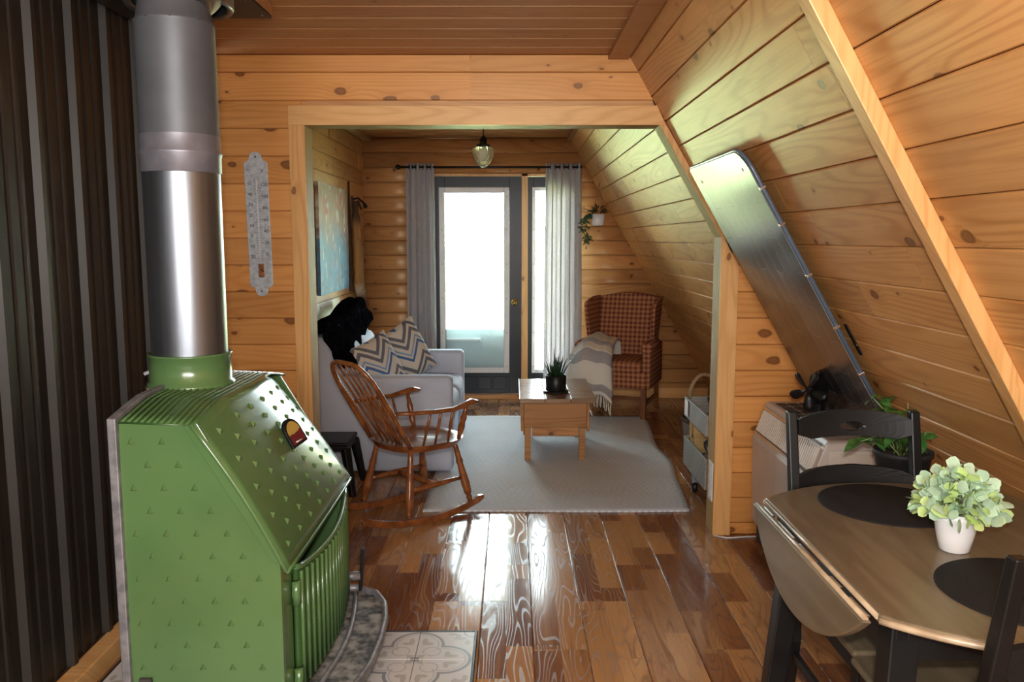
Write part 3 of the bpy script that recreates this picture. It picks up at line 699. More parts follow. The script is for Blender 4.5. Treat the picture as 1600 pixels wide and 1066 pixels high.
# ash shelf with a raised rim, rounded far end
def shelf_outline(t, inset=0.):
    a0 = [(-.66, 3.06), (-.60, 3.07), (-.52, 3.02), (-.475, 2.93), (-.452, 2.80), (-.445, 2.64), (-.452, 2.48), (-.475, 2.36), (-.52, 2.27), (-.60, 2.22), (-.66, 2.23)]
    f = t * (len(a0) - 1); i = min(int(f), len(a0) - 2); q = Vector(a0[i]).lerp(Vector(a0[i + 1]), f - i); c_ = Vector((-.62, 2.645))
    return c_ + (q - c_) * (1 - inset)
ol = [shelf_outline(i / 40) for i in range(41)]
sh = MB().prism([(p.x + .85, p.y - 2.65) for p in ol], .125, .137, lambda u, v, t: Vector((u, v, t))).build('ash_shelf', 'sooty', st, bevel=.002)
MB().tube([loc((p.x, p.y, .142)) for p in ol], [.012] * 41, 8, flat=1.4).build('shelf_rim', 'grey_iron', sh)
MB().tube([loc((-.60 + .04 * math.sin(math.pi * e / 14), 2.28 + .75 * e / 14, .142)) for e in range(15)], .010, 6).build('shelf_inner_rim', 'grey_iron', sh)
MB().prism([(-.50 + .85, .022), (-.64 + .85, .022), (-.64 + .85, .125), (-.47 + .85, .125)], -.33, .33, mpf).build('pedestal', 'black_matte', st)
for a, b in ((-1.06, SY0 + .04), (-1.06, SY1 - .08), (-.70, SY0 + .04), (-.70, SY1 - .08)):
    mb = MB().box(a, a + .04, b, b + .04, .0217, .102); mb.v = [tuple(loc(p)) for p in mb.v]; mb.build('leg', 'black_matte', st, bevel=.004)
MB().box(-.205, -.17, -.452, -.441, .225, .255).build('side_cutout_plate', 'vent_dark', st)
mb = MB().lathe([(.100, 0), (.128, 0), (.136, .004), (.134, .016), (.126, .02), (.126, .100), (.130, .104), (.130, .110), (.118, .110), (.118, .09)], n=40)
mb.build('pipe_collar', 'stove_green', st, loc=(-.192, 0, 1.018))
MB().lathe([(.128, 0), (.139, .0), (.139, .006), (.128, .012)], n=40).build('collar_joint', 'sooty', st, loc=(-.192, 0, 1.016))
MB().bar((-.30, .05, 1.075), (-.36, .03, 1.05), .02, .012).build('damper_handle', 'grey_iron', st, bevel=.002)
# flue pipe: a thing of its own
fp = thing('flue_pipe', 'round grey metal flue pipe rising from the green stove to the ceiling', 'pipe', (-1.042, 2.65, 1.12))
MB().lathe([(.1165, -.02), (.1165, .582)], n=48).build('lower_pipe', 'pipe_shiny', fp)
MB().lathe([(.119, .575), (.121, .577), (.121, .625), (.1245, .632), (.1245, .638), (.120, .645), (.120, .69)], n=48).build('joint_band', 'pipe_band', fp)
MB().lathe([(.1185, .69), (.1185, 1.02), (.120, 1.022), (.120, 1.028), (.114, 1.035), (.104, 1.085)], n=48).build('upper_pipe', 'pipe_matte', fp)
MB().tube([(0, 0, 1.07), (0, .01, 1.10), (-.005, .07, 1.15), (-.01, .14, 1.18), (-.012, .19, 1.205)], .108, 32).build('pipe_elbow', 'pipe_shiny', fp)
for a in (-1.9, -1.3, -.6):
    MB().lathe([(0, .003), (.003, .002), (.004, 0)], n=8, axis='z').build('rivet', 'chrome', fp, loc=(.1195 * math.cos(a), .1195 * math.sin(a), 1.025))
cb = thing('ceiling_support_box', 'dark brown metal chimney plate on a wooden box frame at the ceiling', 'ceiling plate', (-1.16, 2.96, 2.30))
MB().box(-.28, .265, -.42, .25, 0.02, .058).build('box_frame', 'pine_ceiling', cb)
MB().box(-.28, .262, -.42, .247, .008, .02).build('metal_plate', 'black_metal_wall', cb, bevel=.001)
MB().lathe([(.15, -.03), (.17, -.04), (.175, -.03), (.175, .01)], n=36).build('collar_ring', 'pipe_shiny', cb, loc=(.04, -.06, .0))
for xx, yy in ((.24, .20), (.24, -.0), (-.1, .22)): MB().lathe([(0, -.004), (.005, -.003), (.006, 0)], n=8).build('screw', 'chrome', cb, loc=(xx, yy, .008))
# badge on hood
p = hood(.42, .53); du = (hood(.43, .53) - p).normalized(); dv = (hood(.42, .54) - p).normalized(); nn = du.cross(dv).normalized(); nn = nn if nn.z > 0 else -nn
nn = (nn + Vector((0, -.45, 0))).normalized(); p = p + nn * .012; du = (du - nn * du.dot(nn)).normalized()
bd = thing('stove_thermometer', 'small dark arched magnetic gauge with a yellow and red face on the stove hood', 'gauge', tuple(O + p + nn * .004))
dv = nn.cross(du); M = Matrix((du, dv, nn)).transposed().to_euler(); bd.rotation_euler = M
arch = [(.045, -.040), (.045, .040)] + [(-.005 - .045 * math.sin(math.pi * i / 10), .040 * math.cos(math.pi * i / 10)) for i in range(11)]
MB().prism(arch, 0, .016, lambda u, v, t: Vector((u, v, t))).build('case', 'black', bd, bevel=.003)
m = Mat('gauge_face', .3); n = m.noise(m.obj(), 30., 1.); x, y, z = m.xyz(); MT['gauge'] = m.col(m.mix((x + n * .03 - .015).gt(.002), (.42, .27, .06), (.13, .02, .02)))
MB().prism([(a * .8 + .001, b * .78) for a, b in arch], .016, .0175, lambda u, v, t: Vector((u, v, t))).build('dial_face', 'gauge', bd)
MB().tube([(.03, -.02, .019), (.032, .012, .019)], .002, 6).build('needle', 'white_plastic', bd)

# hearth pad of patterned tiles
hp = thing('hearth_pad', 'patterned grey and white tile hearth pad with a black edge under the stove', 'hearth', (-.79, 2.3, 0))
MB().box(-.60, .66, -.94, .668, 0.0005, .010).build('pad_base', 'black_matte', hp)
MB().box(.648, .660, -.94, .667, .0102, .0215).build('edge_trim', 'black', hp, bevel=.002); MB().box(-.60, .648, .655, .667, .0102, .0215).build('edge_trim', 'black', hp, bevel=.002)
t0 = MB().box(.001, .204, .001, .204, 0, .011).build('tile', 'tile', hp, bevel=.001)
first = True
gx0 = -.343 + .79; gy0 = 2.954 - .205 - 2.3       # a corner where four tiles meet
for i in range(-6, 2):
    for j in range(-7, 2):
        xx = gx0 + i * .2055; yy = gy0 + j * .2055
        if xx > .648 - .19 or xx < -.61: continue
        if yy > .655 - .19 or yy < -.95: continue
        # orientation so that pattern corner faces the meeting point
        ix, iy = i % 2, j % 2
        rot = {(0, 0): 0, (1, 0): 90, (1, 1): 180, (0, 1): 270}[(ix, iy)]
        o = t0 if first else dup(t0); first = False
        cx = xx + (.2055 if ix else 0); cy = yy + (.2055 if iy else 0)
        o.location = (cx, cy, .0102); o.rotation_euler = (0, 0, R(rot))
for o in hp.children:
    pass

# ------------------------------------------------------------------ WALL THERMOMETER
tb = thing('wall_thermometer', 'tall galvanised metal thermometer plate on the pine wall left of the opening', 'thermometer', (-1.228, YP - .002, 1.56), 0)
tb.rotation_euler = (0, R(-.9), 0)
hw = .0565; pts = []
for sgn in (1, -1):
    q = [(hw, .285), (hw, .295), (hw - .006, .300), (hw - .020, .304), (.032, .315)] + [(.031 * math.cos(math.pi * i / 10), .317 + .031 * math.sin(math.pi * i / 10)) for i in range(11)] + [(-.032, .315), (-hw + .020, .304), (-hw + .006, .300), (-hw, .295), (-hw, .285)]
    pts += [(a * sgn, b * sgn) for a, b in q]
MB().prism(pts, -.008, 0, mpf).build('plate', 'tin', tb, bevel=.002)
tk = MB()
for i in range(33):
    zz = .21 - i * .0125
    tk.box(-.006 - (.012 if i % 4 == 0 else .006), -.006, -.0092, -.008, zz, zz + .0016); tk.box(.008, .008 + (.012 if i % 3 == 0 else .006), -.0092, -.008, zz + .002, zz + .0036)
o = tk.build('scale_ticks', 'ink', tb); o['kind'] = 'stuff'
MB().tube([(0, -.010, -.19), (0, -.010, .22)], .0022, 6).build('glass_tube', 'white_ceramic', tb)
MB().box(-.011, .017, -.013, -.008, -.255, -.19).build('bulb_guard', 'copper', tb, bevel=.002)
for zz in (.322, -.322): MB().lathe([(0, -.004), (.005, -.003), (.006, 0)], n=10, axis='y').build('screw', 'chrome', tb, loc=(0, -.008, zz))
def text(s, x_, z_, size, par, mat='ink', y_=-.0086, name='number', rot=(R(90), 0, 0), al='CENTER'):
    cu = bpy.data.curves.new(name, 'FONT'); cu.body = s; cu.size = size; cu.align_x = al; cu.align_y = 'CENTER'; cu.extrude = .0003; cu.materials.append(MT[mat])
    o = bpy.data.objects.new(name, cu); C.objects.link(o); o.parent = par; o.location = (x_, y_, z_); o.rotation_euler = rot
    me = bpy.data.meshes.new_from_object(o.evaluated_get(bpy.context.evaluated_depsgraph_get())); q = bpy.data.objects.new(name, me); C.objects.link(q)
    q.parent = par; q.location = (x_, y_, z_); q.rotation_euler = rot; bpy.data.objects.remove(o); return q
for i, s in enumerate(('50', '40', '30', '20', '10', '0', '10', '20')): text(s, -.033, .195 - i * .050, .022, tb)
for i, s in enumerate(('120', '100', '80', '60', '40', '20', '0')): text(s, .036, .190 - i * .0555, .022, tb)
text('C', -.033, .255, .02, tb, name='letter'); text('F', .030, .255, .02, tb, name='letter')
text('\u00b0', -.044, .258, .02, tb, name='degree_sign'); text('\u00b0', .019, .258, .02, tb, name='degree_sign')

# ------------------------------------------------------------------ PAINTING, STICK, PELT
pa = thing('abstract_painting', 'unframed canvas painted blue and brown with pale strokes, on the left wall', 'painting', (XLR + .006, 6.28, 1.49))
MB().box(.001, .028, -.50, .50, -.395, .395).build('canvas', 'painting', pa, bevel=.002)
stk = MB().tube([(XLR + .03, 6.86, 1.06), (XLR + .035, 6.865, 1.5), (XLR + .03, 6.87, 1.96)], [.013, .011, .009], 8).build('walking_stick', 'hardboard')
tag(stk, 'thin dark wooden stick upright on the wall between painting and fur pelt', 'stick')
pe = thing('fox_pelt', 'reddish brown fox pelt hanging from a hook on the left wall', 'pelt', (XLR, 7.10, .95))
def peltp(u, v):
    z_ = .86 * (1 - v) + .0; a = 2 * math.pi * u
    wd_ = .035 + .10 * math.sin(min(1, v * 1.15) * math.pi * .55) + .05 * math.exp(-((v - .84) / .06) ** 2) - .045 * max(0, v - .9) * 10
    if v < .12: wd_ = .02 + v * .3
    th_ = .035 + .03 * math.sin(math.pi * v)
    nz = noise.noise(Vector((u * 6, v * 14, 2))) * .018
    sh_ = .16 * v
    return Vector((.045 + math.sin(a) * (th_ + nz) * .6, (math.cos(a) * (wd_ + nz)) + sh_ - .05, z_ + nz))
body = MB().grid(peltp, 24, 46, cu=True).build('pelt_body', 'fox', pe)
MB().tube([(.05, .05, .10), (.055, .07, .02), (.05, .06, -.06)], [.035, .028, .006], 10).build('hind_leg', 'fox', pe)
MB().tube([(.05, .16, .10), (.055, .19, .01), (.05, .20, -.05)], [.035, .026, .006], 10).build('hind_leg', 'fox', pe)
MB().tube([(.05, .12, .10), (.07, .13, -.02), (.06, .15, -.12), (.05, .15, -.2)], [.03, .045, .04, .008], 12).build('tail', 'fox', pe)
MB().tube([(.045, -.06, .80), (.06, .03, .86), (.07, .10, .80)], [.012, .01, .01], 8).build('front_leg', 'fox', pe)
hk = thing('wall_hook', 'black iron hook holding the fox pelt', 'hook', (XLR, 7.16, 1.80))
MB().tube([(.0, 0, .03), (.05, .02, .04), (.09, .06, 0), (.10, .09, -.03)], [.008, .008, .01, .02], 8).build('hook_arm', 'black', hk)
MB().box(-.001, .006, -.02, .02, -.02, .06).build('hook_plate', 'black', hk, bevel=.002)

# ------------------------------------------------------------------ PENDANT LAMP
pl = thing('pendant_lamp', 'small pendant lamp with a black cap and a ribbed acorn glass shade', 'lamp', (-.187, 5.5, 1.955))
MB().tube([(0, 0, .19), (0, 0, .455)], .0035, 8).build('cord', 'black', pl)
MB().lathe([(0, .455), (.05, .455), (.05, .44), (.02, .43), (0, .43)], n=24).build('ceiling_rose', 'black', pl)
MB().lathe([(.0, .200), (.012, .200), (.016, .188), (.024, .184), (.025, .150), (.045, .147), (.047, .130), (.0, .130)], n=28).build('lamp_cap', 'black', pl)
mb = MB(); pr = [(.052, .130), (.066, .122), (.071, .108), (.069, .090), (.062, .066), (.050, .042), (.034, .020), (.016, .004), (.002, 0)]
def shade(u, v):
    f = v * (len(pr) - 1); i = min(int(f), len(pr) - 2); t = f - i; r_ = pr[i][0] * (1 - t) + pr[i + 1][0] * t; z_ = pr[i][1] * (1 - t) + pr[i + 1][1] * t
    a = 2 * math.pi * u; r_ *= 1 + .030 * math.cos(a * 14) + .015 * math.cos(v * 60)
    return Vector((r_ * math.cos(a), r_ * math.sin(a), z_))
mb.grid(shade, 84, 40, cu=True).build('glass_shade', 'lamp_glass', pl)
MB().lathe([(0, .125), (.014, .12), (.022, .095), (.022, .07), (.014, .05), (0, .045)], n=16).build('light_bulb', 'white_ceramic', pl)

# ------------------------------------------------------------------ CURTAINS
rod = thing('curtain_rod', 'thin black curtain rod with ball ends above the glazed door', 'curtain rod', (-.21, 7.55, 2.133))
MB().tube([(-.80, 0, 0), (.80, 0, 0)], .0095, 12).build('rod', 'black', rod)
for s_ in (-1, 1):
    MB().lathe([(0, -.024), (.014, -.020), (.022, -.008), (.022, .008), (.014, .020), (0, .024)], n=16, axis='x').build('finial', 'black', rod, loc=(.815 * s_, 0, 0))
    MB().tube([(.70 * s_, .0, 0), (.70 * s_, .15, 0)], .007, 8).build('bracket', 'black', rod)
def curtain(x0, x1, zb, label, folds, seed, spread=.0):
    t = thing('curtain', label, 'curtain', ((x0 + x1) / 2, 7.55, zb), 0, None); rr = random.Random(seed); w_ = x1 - x0
    ph = rr.random() * 6
    def fn(u, v):
        z_ = (2.165 - zb) * v; amp = .030 + .012 * math.sin(3 * v + seed); e = folds * 2 * math.pi * u
        warp = .25 * math.sin(2 * v + u * 4 + seed)
        xx = (u - .5) * (w_ + spread * (1 - v)) + .012 * math.sin(e * 2 + warp)
        return Vector((xx, amp * math.sin(e + warp * (1 - v)) + .006 * math.sin(e * 2.3 + seed), z_))
    MB().grid(fn, folds * 18, 46).build('curtain_panel', 'curtain', t, solid=.003)
    for i in range(folds * 2):
        u = (i + .5) / (folds * 2) if False else i / (folds * 2) + .0
        if u == 0: continue
        p = fn(u, (2.133 - zb) / (2.165 - zb))
        ring = [(0.0, .021 * math.cos(a * math.pi / 8), .021 * math.sin(a * math.pi / 8)) for a in range(17)]
        MB().tube(ring, .0035, 6, cap=False).build('grommet', 'black', t, loc=(p.x, 0, 2.133 - zb), rot=(0, 0, R(0)))
    return t
curtain(-.955, -.700, .06, 'grey linen curtain left of the glazed door', 4, 1, .02)
curtain(.305, .625, .06, 'grey linen curtain covering the narrow sidelight right of the door', 4, 4, .03)

# ------------------------------------------------------------------ SOFA
def softbox(x0, x1, y0, y1, z0, z1, bev, name, mat, par, puff=0., seg=4):
    return MB().box(x0, x1, y0, y1, z0, z1).build(name, mat, par, bevel=bev, seg=seg, smooth_all=True)
def cushion(name, mat, par, cx, cy, cz, a, b, c_, e=.28, M=None, top=0.):
    def fn(u, v):
        th = (u - .5) * 2 * math.pi; ph = (v - .5) * math.pi
        f = lambda q, k_: math.copysign(abs(q) ** k_, q)
        p = Vector((a * f(math.cos(ph), e) * f(math.cos(th), e), b * f(math.cos(ph), e) * f(math.sin(th), e), c_ * f(math.sin(ph), .6)))
        if top and p.z > 0: p.z += top * (1 - (p.x / a) ** 2) * (1 - (p.y / b) ** 2)
        if M: p = M @ p
        return p + Vector((cx, cy, cz))
    return MB().grid(fn, 48, 20, cu=True).build(name, mat, par)
so = thing('loveseat', 'pale grey slipcovered loveseat along the left wall', 'sofa', (-.86, 5.78, 0))
softbox(-.46, .445, -.66, .66, .03, .30, .02, 'base', 'sofa', so)
softbox(-.46, .485, -.68, -.545, .02, .635, .035, 'arm', 'sofa', so)
softbox(-.46, .485, .545, .68, .02, .635, .035, 'arm', 'sofa', so)
mb = MB().prism([(-.475, .02), (-.10, .02), (-.16, .48), (-.29, .86), (-.34, .885), (-.475, .86)], -.675, .675, mpf)
mb.build('backrest', 'sofa', so, bevel=.03, seg=4, smooth_all=True)
cushion('seat_cushion', 'sofa', so, .16, -.27, .375, .33, .272, .095, .22, None, .02)
cushion('seat_cushion', 'sofa', so, .16, .27, .375, .33, .272, .095, .22, None, .02)
for s_ in (-1, 1):
    cushion('back_cushion', 'sofa', so, -.205, .27 * s_, .62, .19, .27, .055, .25, Matrix.Rotation(R(72), 3, 'Y') @ Matrix.Identity(3), .03)
for a in (-.42, .33):
    for b in (-.6, .6): MB().box(a - .02, a + .02, b - .02, b + .02, 0, .03).build('foot', 'black', so)
def pillow(name, label, loc_, nrm, spin, size, th=.075, grp=None):
    t = thing(name, label, 'cushion', loc_, 0, grp)
    n = Vector(nrm).normalized(); u = Vector((0, 0, 1)).cross(n).normalized(); v = n.cross(u)
    M = Matrix((u, v, n)).transposed().to_4x4() @ Matrix.Rotation(spin, 4, 'Z')
    t.rotation_euler = M.to_euler()
    def side(sg):
        def fn(a, b):
            x_, y_ = (a - .5) * 2, (b - .5) * 2
            k_ = max(0, (1 - x_ * x_)) ** .45 * max(0, (1 - y_ * y_)) ** .45
            pin = 1 - .07 * (1 - (x_ * y_) ** 2) * (max(abs(x_), abs(y_))) ** 4
            return Vector((x_ * size / 2 * pin, y_ * size / 2 * pin, sg * th * k_))
        return fn
    MB().grid(side(1), 22, 22).build('cushion_cover', 'pillow', t); MB().grid(side(-1), 22, 22).build('cushion_cover', 'pillow', t)
    return t
pillow('throw_pillow', 'blue zigzag cushion nearer the camera on the loveseat', (-.90, 5.44, .64), (.72, -.62, .30), R(18), .40)
pillow('throw_pillow', 'blue zigzag cushion farther back on the loveseat, taller one', (-.78, 5.90, .67), (.62, -.72, .22), R(24), .42)
# black sheepskin
fm = thing('black_throw', 'fluffy black sheepskin throw over the loveseat back', 'throw', (-1.2, 5.6, .835))
def fur(u, v):
    y_ = -.52 + 1.32 * u
    front = .21 + .13 * math.exp(-((u - .24) / .14) ** 2) - .09 * u
    path = v * (.16 + front)
    nz = noise.noise(Vector((u * 7, v * 4, 0))) * .035 + noise.noise(Vector((u * 22, v * 14, 5))) * .016
    if path < .16: x_ = -.11 + path * .9; z_ = .03 + .05 * math.sin(path / .16 * math.pi * .7) + .10 * u
    else:
        q = path - .16; x_ = .035 + q * .55; z_ = .03 + .10 * u * max(0, 1 - q * 3) + .035 - q * .95
    return Vector((x_ + nz * .6, y_ + noise.noise(Vector((v * 5, u * 9, 3))) * .03, z_ + nz + .02 * math.sin(u * 9)))
MB().grid(fur, 50, 24).build('fleece', 'black_fur', fm, solid=.05, sub=1)

# ------------------------------------------------------------------ METAL STOOL
sl = thing('metal_stool', 'low black metal stool between the opening and the loveseat', 'stool', (-1.10, 4.83, 0))
MB().box(-.15, .15, -.15, .15, .295, .315).build('stool_seat', 'black', sl, bevel=.012, seg=3)
MB().box(-.145, .145, -.145, .145, .265, .295).build('seat_rim', 'black', sl, bevel=.004)
for a in (-1, 1):
    for b in (-1, 1): MB().bar((a * .175, b * .175, 0), (a * .13, b * .13, .28), .035, .035, taper=1.4).build('leg', 'black', sl, bevel=.008)

# ------------------------------------------------------------------ ROCKING CHAIR
rc = thing('rocking_chair', 'dark stained spindle back wooden rocking chair in front of the loveseat', 'rocking chair', (-.525, 4.41, 0), R(45))
RW = 'rocker_wood'
def turned(a, b, prof, par, name, n=12, mat=RW):
    a = Vector(a); b = Vector(b); return MB().tube([a.lerp(b, t) for t, _ in prof], [r_ for _, r_ in prof], n).build(name, mat, par)
for s_ in (-1, 1):
    def rk(t): x_ = -.50 + .81 * t; return Vector((x_, s_ * .20, .019 + (x_ + .02) ** 2 / 2.5))
    mb = MB(); vs = []; K = 24
    for i in range(K + 1):
        p = rk(i / K); h = .019 * (1 if 0 < i < K else .5); 
        for dy, dz in ((-.014, -h), (.014, -h), (.014, h), (-.014, h)): vs.append(p + Vector((0, dy, dz)))
    fs = [(i * 4 + j, i * 4 + (j + 1) % 4, (i + 1) * 4 + (j + 1) % 4, (i + 1) * 4 + j) for i in range(K) for j in range(4)] + [(0, 1, 2, 3), (K * 4 + 3, K * 4 + 2, K * 4 + 1, K * 4)]
    mb.add(vs, fs).build('rocker', RW, rc, bevel=.004)
legprof = [(0, .012), (.06, .017), (.10, .013), (.14, .021), (.3, .024), (.5, .019), (.62, .016), (.66, .020), (.72, .016), (.9, .014), (1, .013)]
for xx, xt in ((-.21, -.15), (.215, .15)):
    for s_ in (-1, 1): turned((xx, s_ * .20, .04 + (xx ** 2) / 2.5), (xt, s_ * .145, .395), legprof, rc, 'leg')
spf = [(0, .010), (.2, .012), (.5, .017), (.8, .012), (1, .010)]
turned((-.185, -.17, .19), (.185, -.17, .19), spf, rc, 'stretcher'); turned((-.185, .17, .19), (.185, .17, .19), spf, rc, 'stretcher'); turned((0, -.17, .19), (0, .17, .19), spf, rc, 'stretcher')
def seatf(u, v):
    a = 2 * math.pi * u; r_ = v
    f = lambda q: math.copysign(abs(q) ** .8, q)
    x_ = f(math.cos(a)) * .235 * r_; y_ = f(math.sin(a)) * (.245 if math.cos(a) > 0 else .225) * r_
    return x_, y_
mb = MB()
mb.grid(lambda u, v: Vector((*seatf(u, v * 1.0), .425 - .014 * max(0, 1 - ((v - .5) / .45) ** 2) + .006 * max(0, seatf(u, v)[0]) * 10 * (v < .9))), 40, 8, cu=True)
mb.grid(lambda u, v: Vector((seatf(u, 1)[0] * (1 - .12 * v), seatf(u, 1)[1] * (1 - .12 * v), .425 - .04 * v)), 40, 2, cu=True)
mb.grid(lambda u, v: Vector((seatf(u, .88 * (1 - v))[0], seatf(u, .88 * (1 - v))[1], .385)), 40, 1, cu=True)
mb.build('seat', RW, rc)
# hoop back
def hoop(t):       # t 0..1
    a = math.pi * t; f = lambda q, k_: math.copysign(abs(q) ** k_, q)
    y_ = -math.cos(a); y_ = f(y_, .55) * (.175 + .035 * math.sin(a)); s_ = math.sin(a) ** .62
    h = s_ * .46
    return Vector((-.17 - .36 * h / .46 * .72 - .02 * s_, y_, .415 + h))
hp_ = [hoop(i / 40) for i in range(41)]
MB().tube(hp_, .0125, 12, up=(1, 0, 0)).build('back_hoop', RW, rc)
for i in range(7):
    f = (i - 3) / 3; tt = .5 + math.asin(max(-1, min(1, f * .60))) / math.pi * 1.0
    topp = min(hp_[8:33], key=lambda q: abs(q.y - f * .165)); base = Vector((-.175 + .02 * (1 - f * f), f * .11, .415))
    turned(base, topp, [(0, .0055), (.25, .0065), (.5, .0075), (.8, .006), (1, .005)], rc, 'back_spindle', 8)
for s_ in (-1, 1):
    path = [(-.285, s_ * .205, .62), (-.20, s_ * .235, .615), (-.08, s_ * .262, .61), (.04, s_ * .268, .605), (.13, s_ * .262, .617), (.18, s_ * .255, .625), (.225, s_ * .248, .62)]
    MB().tube(path, [.015, .018, .019, .020, .024, .028, .016], 12, flat=.62).build('armrest', RW, rc)
    turned((.14, s_ * .195, .425), (.145, s_ * .256, .612), [(0, .011), (.15, .015), (.35, .019), (.5, .014), (.6, .018), (.75, .013), (1, .010)], rc, 'arm_post')
    for j, xx in enumerate((-.10, -.03, .05)): turned((xx * 1.0 + .0, s_ * (.19 + .01 * j), .42), (xx - .01, s_ * .265, .61), [(0, .006), (.5, .0085), (1, .006)], rc, 'arm_spindle', 8)

# ------------------------------------------------------------------ COFFEE TABLE
ct = thing('coffee_table', 'low rustic wooden coffee table with plank top, on the rug', 'table', (.295, 5.80, .011))
for i in range(3):
    a = -.245 + i * .172
    MB().box(a, a + .170, -.385, .42, .392, .422).build('top_plank', 'crate_top', ct, bevel=.003)
MB().box(-.215, .205, -.375, -.355, .225, .3915).build('end_board', 'crate_wood', ct, bevel=.003); MB().box(-.215, .205, .375, .395, .225, .3915).build('end_board', 'crate_wood', ct, bevel=.003)
MB().box(-.235, -.216, -.375, .395, .20, .3915).build('side_board', 'crate_wood', ct, bevel=.003); MB().box(.206, .225, -.375, .395, .20, .3915).build('side_board', 'crate_wood', ct, bevel=.003)
MB().box(-.16, .15, -.372, -.350, .165, .224).build('lower_rail', 'crate_wood', ct, bevel=.003); MB().box(-.16, .15, .37, .392, .165, .224).build('lower_rail', 'crate_wood', ct, bevel=.003)
for a, b in ((-.21, -.375), (.155, -.375), (-.21, .352), (.155, .352)): MB().box(a, a + .042, b, b + .042, 0, .224).build('leg', 'crate_wood', ct, bevel=.003)
pp = thing('snake_plant', 'spiky dark green plant in a charcoal pot on the coffee table', 'plant', (.305, 5.66, .435))
MB().lathe([(0, .0), (.085, 0), (.09, .006), (.088, .012), (.03, .012)], n=32).build('saucer', 'black', pp)
MB().lathe([(0, .012), (.066, .012), (.070, .02), (.073, .118), (.070, .120), (.066, .116), (.066, .095), (0, .095)], n=32).build('pot', 'black', pp)
for i in range(34):
    a = rnd.uniform(0, 6.283); rr = rnd.uniform(.005, .04); h = rnd.uniform(.10, .20); ln = rnd.uniform(.02, .10) * (rr / .03)
    b = Vector((rr * math.cos(a), rr * math.sin(a), .095)); t = b + Vector((ln * math.cos(a), ln * math.sin(a), h)); mid = b.lerp(t, .5) + Vector((0, 0, .015))
    MB().tube([b, mid, t], [.0065, .006, .0006], 5, flat=.4).build('leaf', 'leaf_dark', pp)

# ------------------------------------------------------------------ WING CHAIR
wc = thing('wing_chair', 'tall wing armchair in rust brown check fabric in the back corner', 'armchair', (.938, 7.06, 0), R(-21))
PL = 'plaid'
MB().box(-.29, .29, -.30, .27, .26, .40).build('seat_base', PL, wc, bevel=.02, seg=3, smooth_all=True)
cushion('seat_cushion', PL, wc, 0, -.06, .435, .245, .255, .055, .2, None, .015)
def backp(u, v, d):      # back panel, u across -1..1, v 0..1 up
    top = .995 + .035 * math.cos(u * math.pi / 2) - .01
    z_ = .42 + (top - .42) * v; w_ = .235 + .022 * v
    return Vector((u * w_, .20 + .13 * v - d, z_))
def shell(fn0, fn1, nu, nv, name, mat, par, bev=.012):
    mb = MB(); A = [fn0(i / nu, j / nv) for j in range(nv + 1) for i in range(nu + 1)]; B = [fn1(i / nu, j / nv) for j in range(nv + 1) for i in range(nu + 1)]; W = nu + 1; n0 = len(A)
    fs = []
    for j in range(nv):
        for i in range(nu):
            q = (j * W + i, j * W + i + 1, (j + 1) * W + i + 1, (j + 1) * W + i); fs.append(q); fs.append(tuple(a + n0 for a in q[::-1]))
    bd_ = [j * W for j in range(nv + 1)] + [nv * W + i for i in range(1, W)] + [j * W + nu for j in range(nv - 1, -1, -1)] + [i for i in range(nu - 1, 0, -1)]
    for a, b in zip(bd_, bd_[1:] + bd_[:1]): fs.append((a, b, b + n0, a + n0))
    return mb.add(A + B, fs, True).build(name, mat, par, bevel=bev, seg=3, smooth_all=True)
shell(lambda u, v: backp(u * 2 - 1, v, .05 + .02 * math.sin(math.pi * v)), lambda u, v: backp(u * 2 - 1, v, -.05), 10, 10, 'backrest', PL, wc)
for s_ in (-1, 1):
    def wing(u, v, s_=s_, d=0):     # u front(0) to back(1)
        z_ = .60 + (.99 - .60) * v
        fr_ = -.02 - .06 * math.sin(min(1, v * 1.2) * math.pi * .5) + (.11 * max(0, v - .86) / .14)
        y_ = fr_ + (.20 + .13 * ((z_ - .42) / .57) - fr_) * u
        x_ = s_ * (.240 + .025 * v + .02 * (1 - u) * .9 + d)
        return Vector((x_, y_, z_ + (-.03 * (1 - u) ** 3 if v > .9 else 0)))
    shell(lambda u, v: wing(u, v, d=0), lambda u, v: wing(u, v, d=.032), 8, 10, 'wing', PL, wc, .014)
    MB().box(s_ * .245 if s_ > 0 else s_ * .31, s_ * .31 if s_ > 0 else s_ * .245, -.27, .27, .26, .61).build('arm_panel', PL, wc, bevel=.014, seg=3, smooth_all=True)
    MB().tube([(s_ * .285, -.285, .60), (s_ * .285, -.10, .605), (s_ * .285, .10, .61)], [.045, .046, .040], 16).build('arm_roll', PL, wc, bevel=.006)
    MB().bar((s_ * .262, -.27, 0), (s_ * .262, -.27, .262), .044).build('leg', 'leg_wood', wc, bevel=.003); MB().bar((s_ * .25, .36, 0), (s_ * .262, .26, .262), .040).build('leg', 'leg_wood', wc, bevel=.003)
    MB().bar((s_ * .262, -.25, .12), (s_ * .255, .31, .12), .022, .03).build('stretcher', 'leg_wood', wc, bevel=.002)
MB().bar((-.255, .02, .12), (.255, .02, .12), .022, .03).build('stretcher', 'leg_wood', wc, bevel=.002)
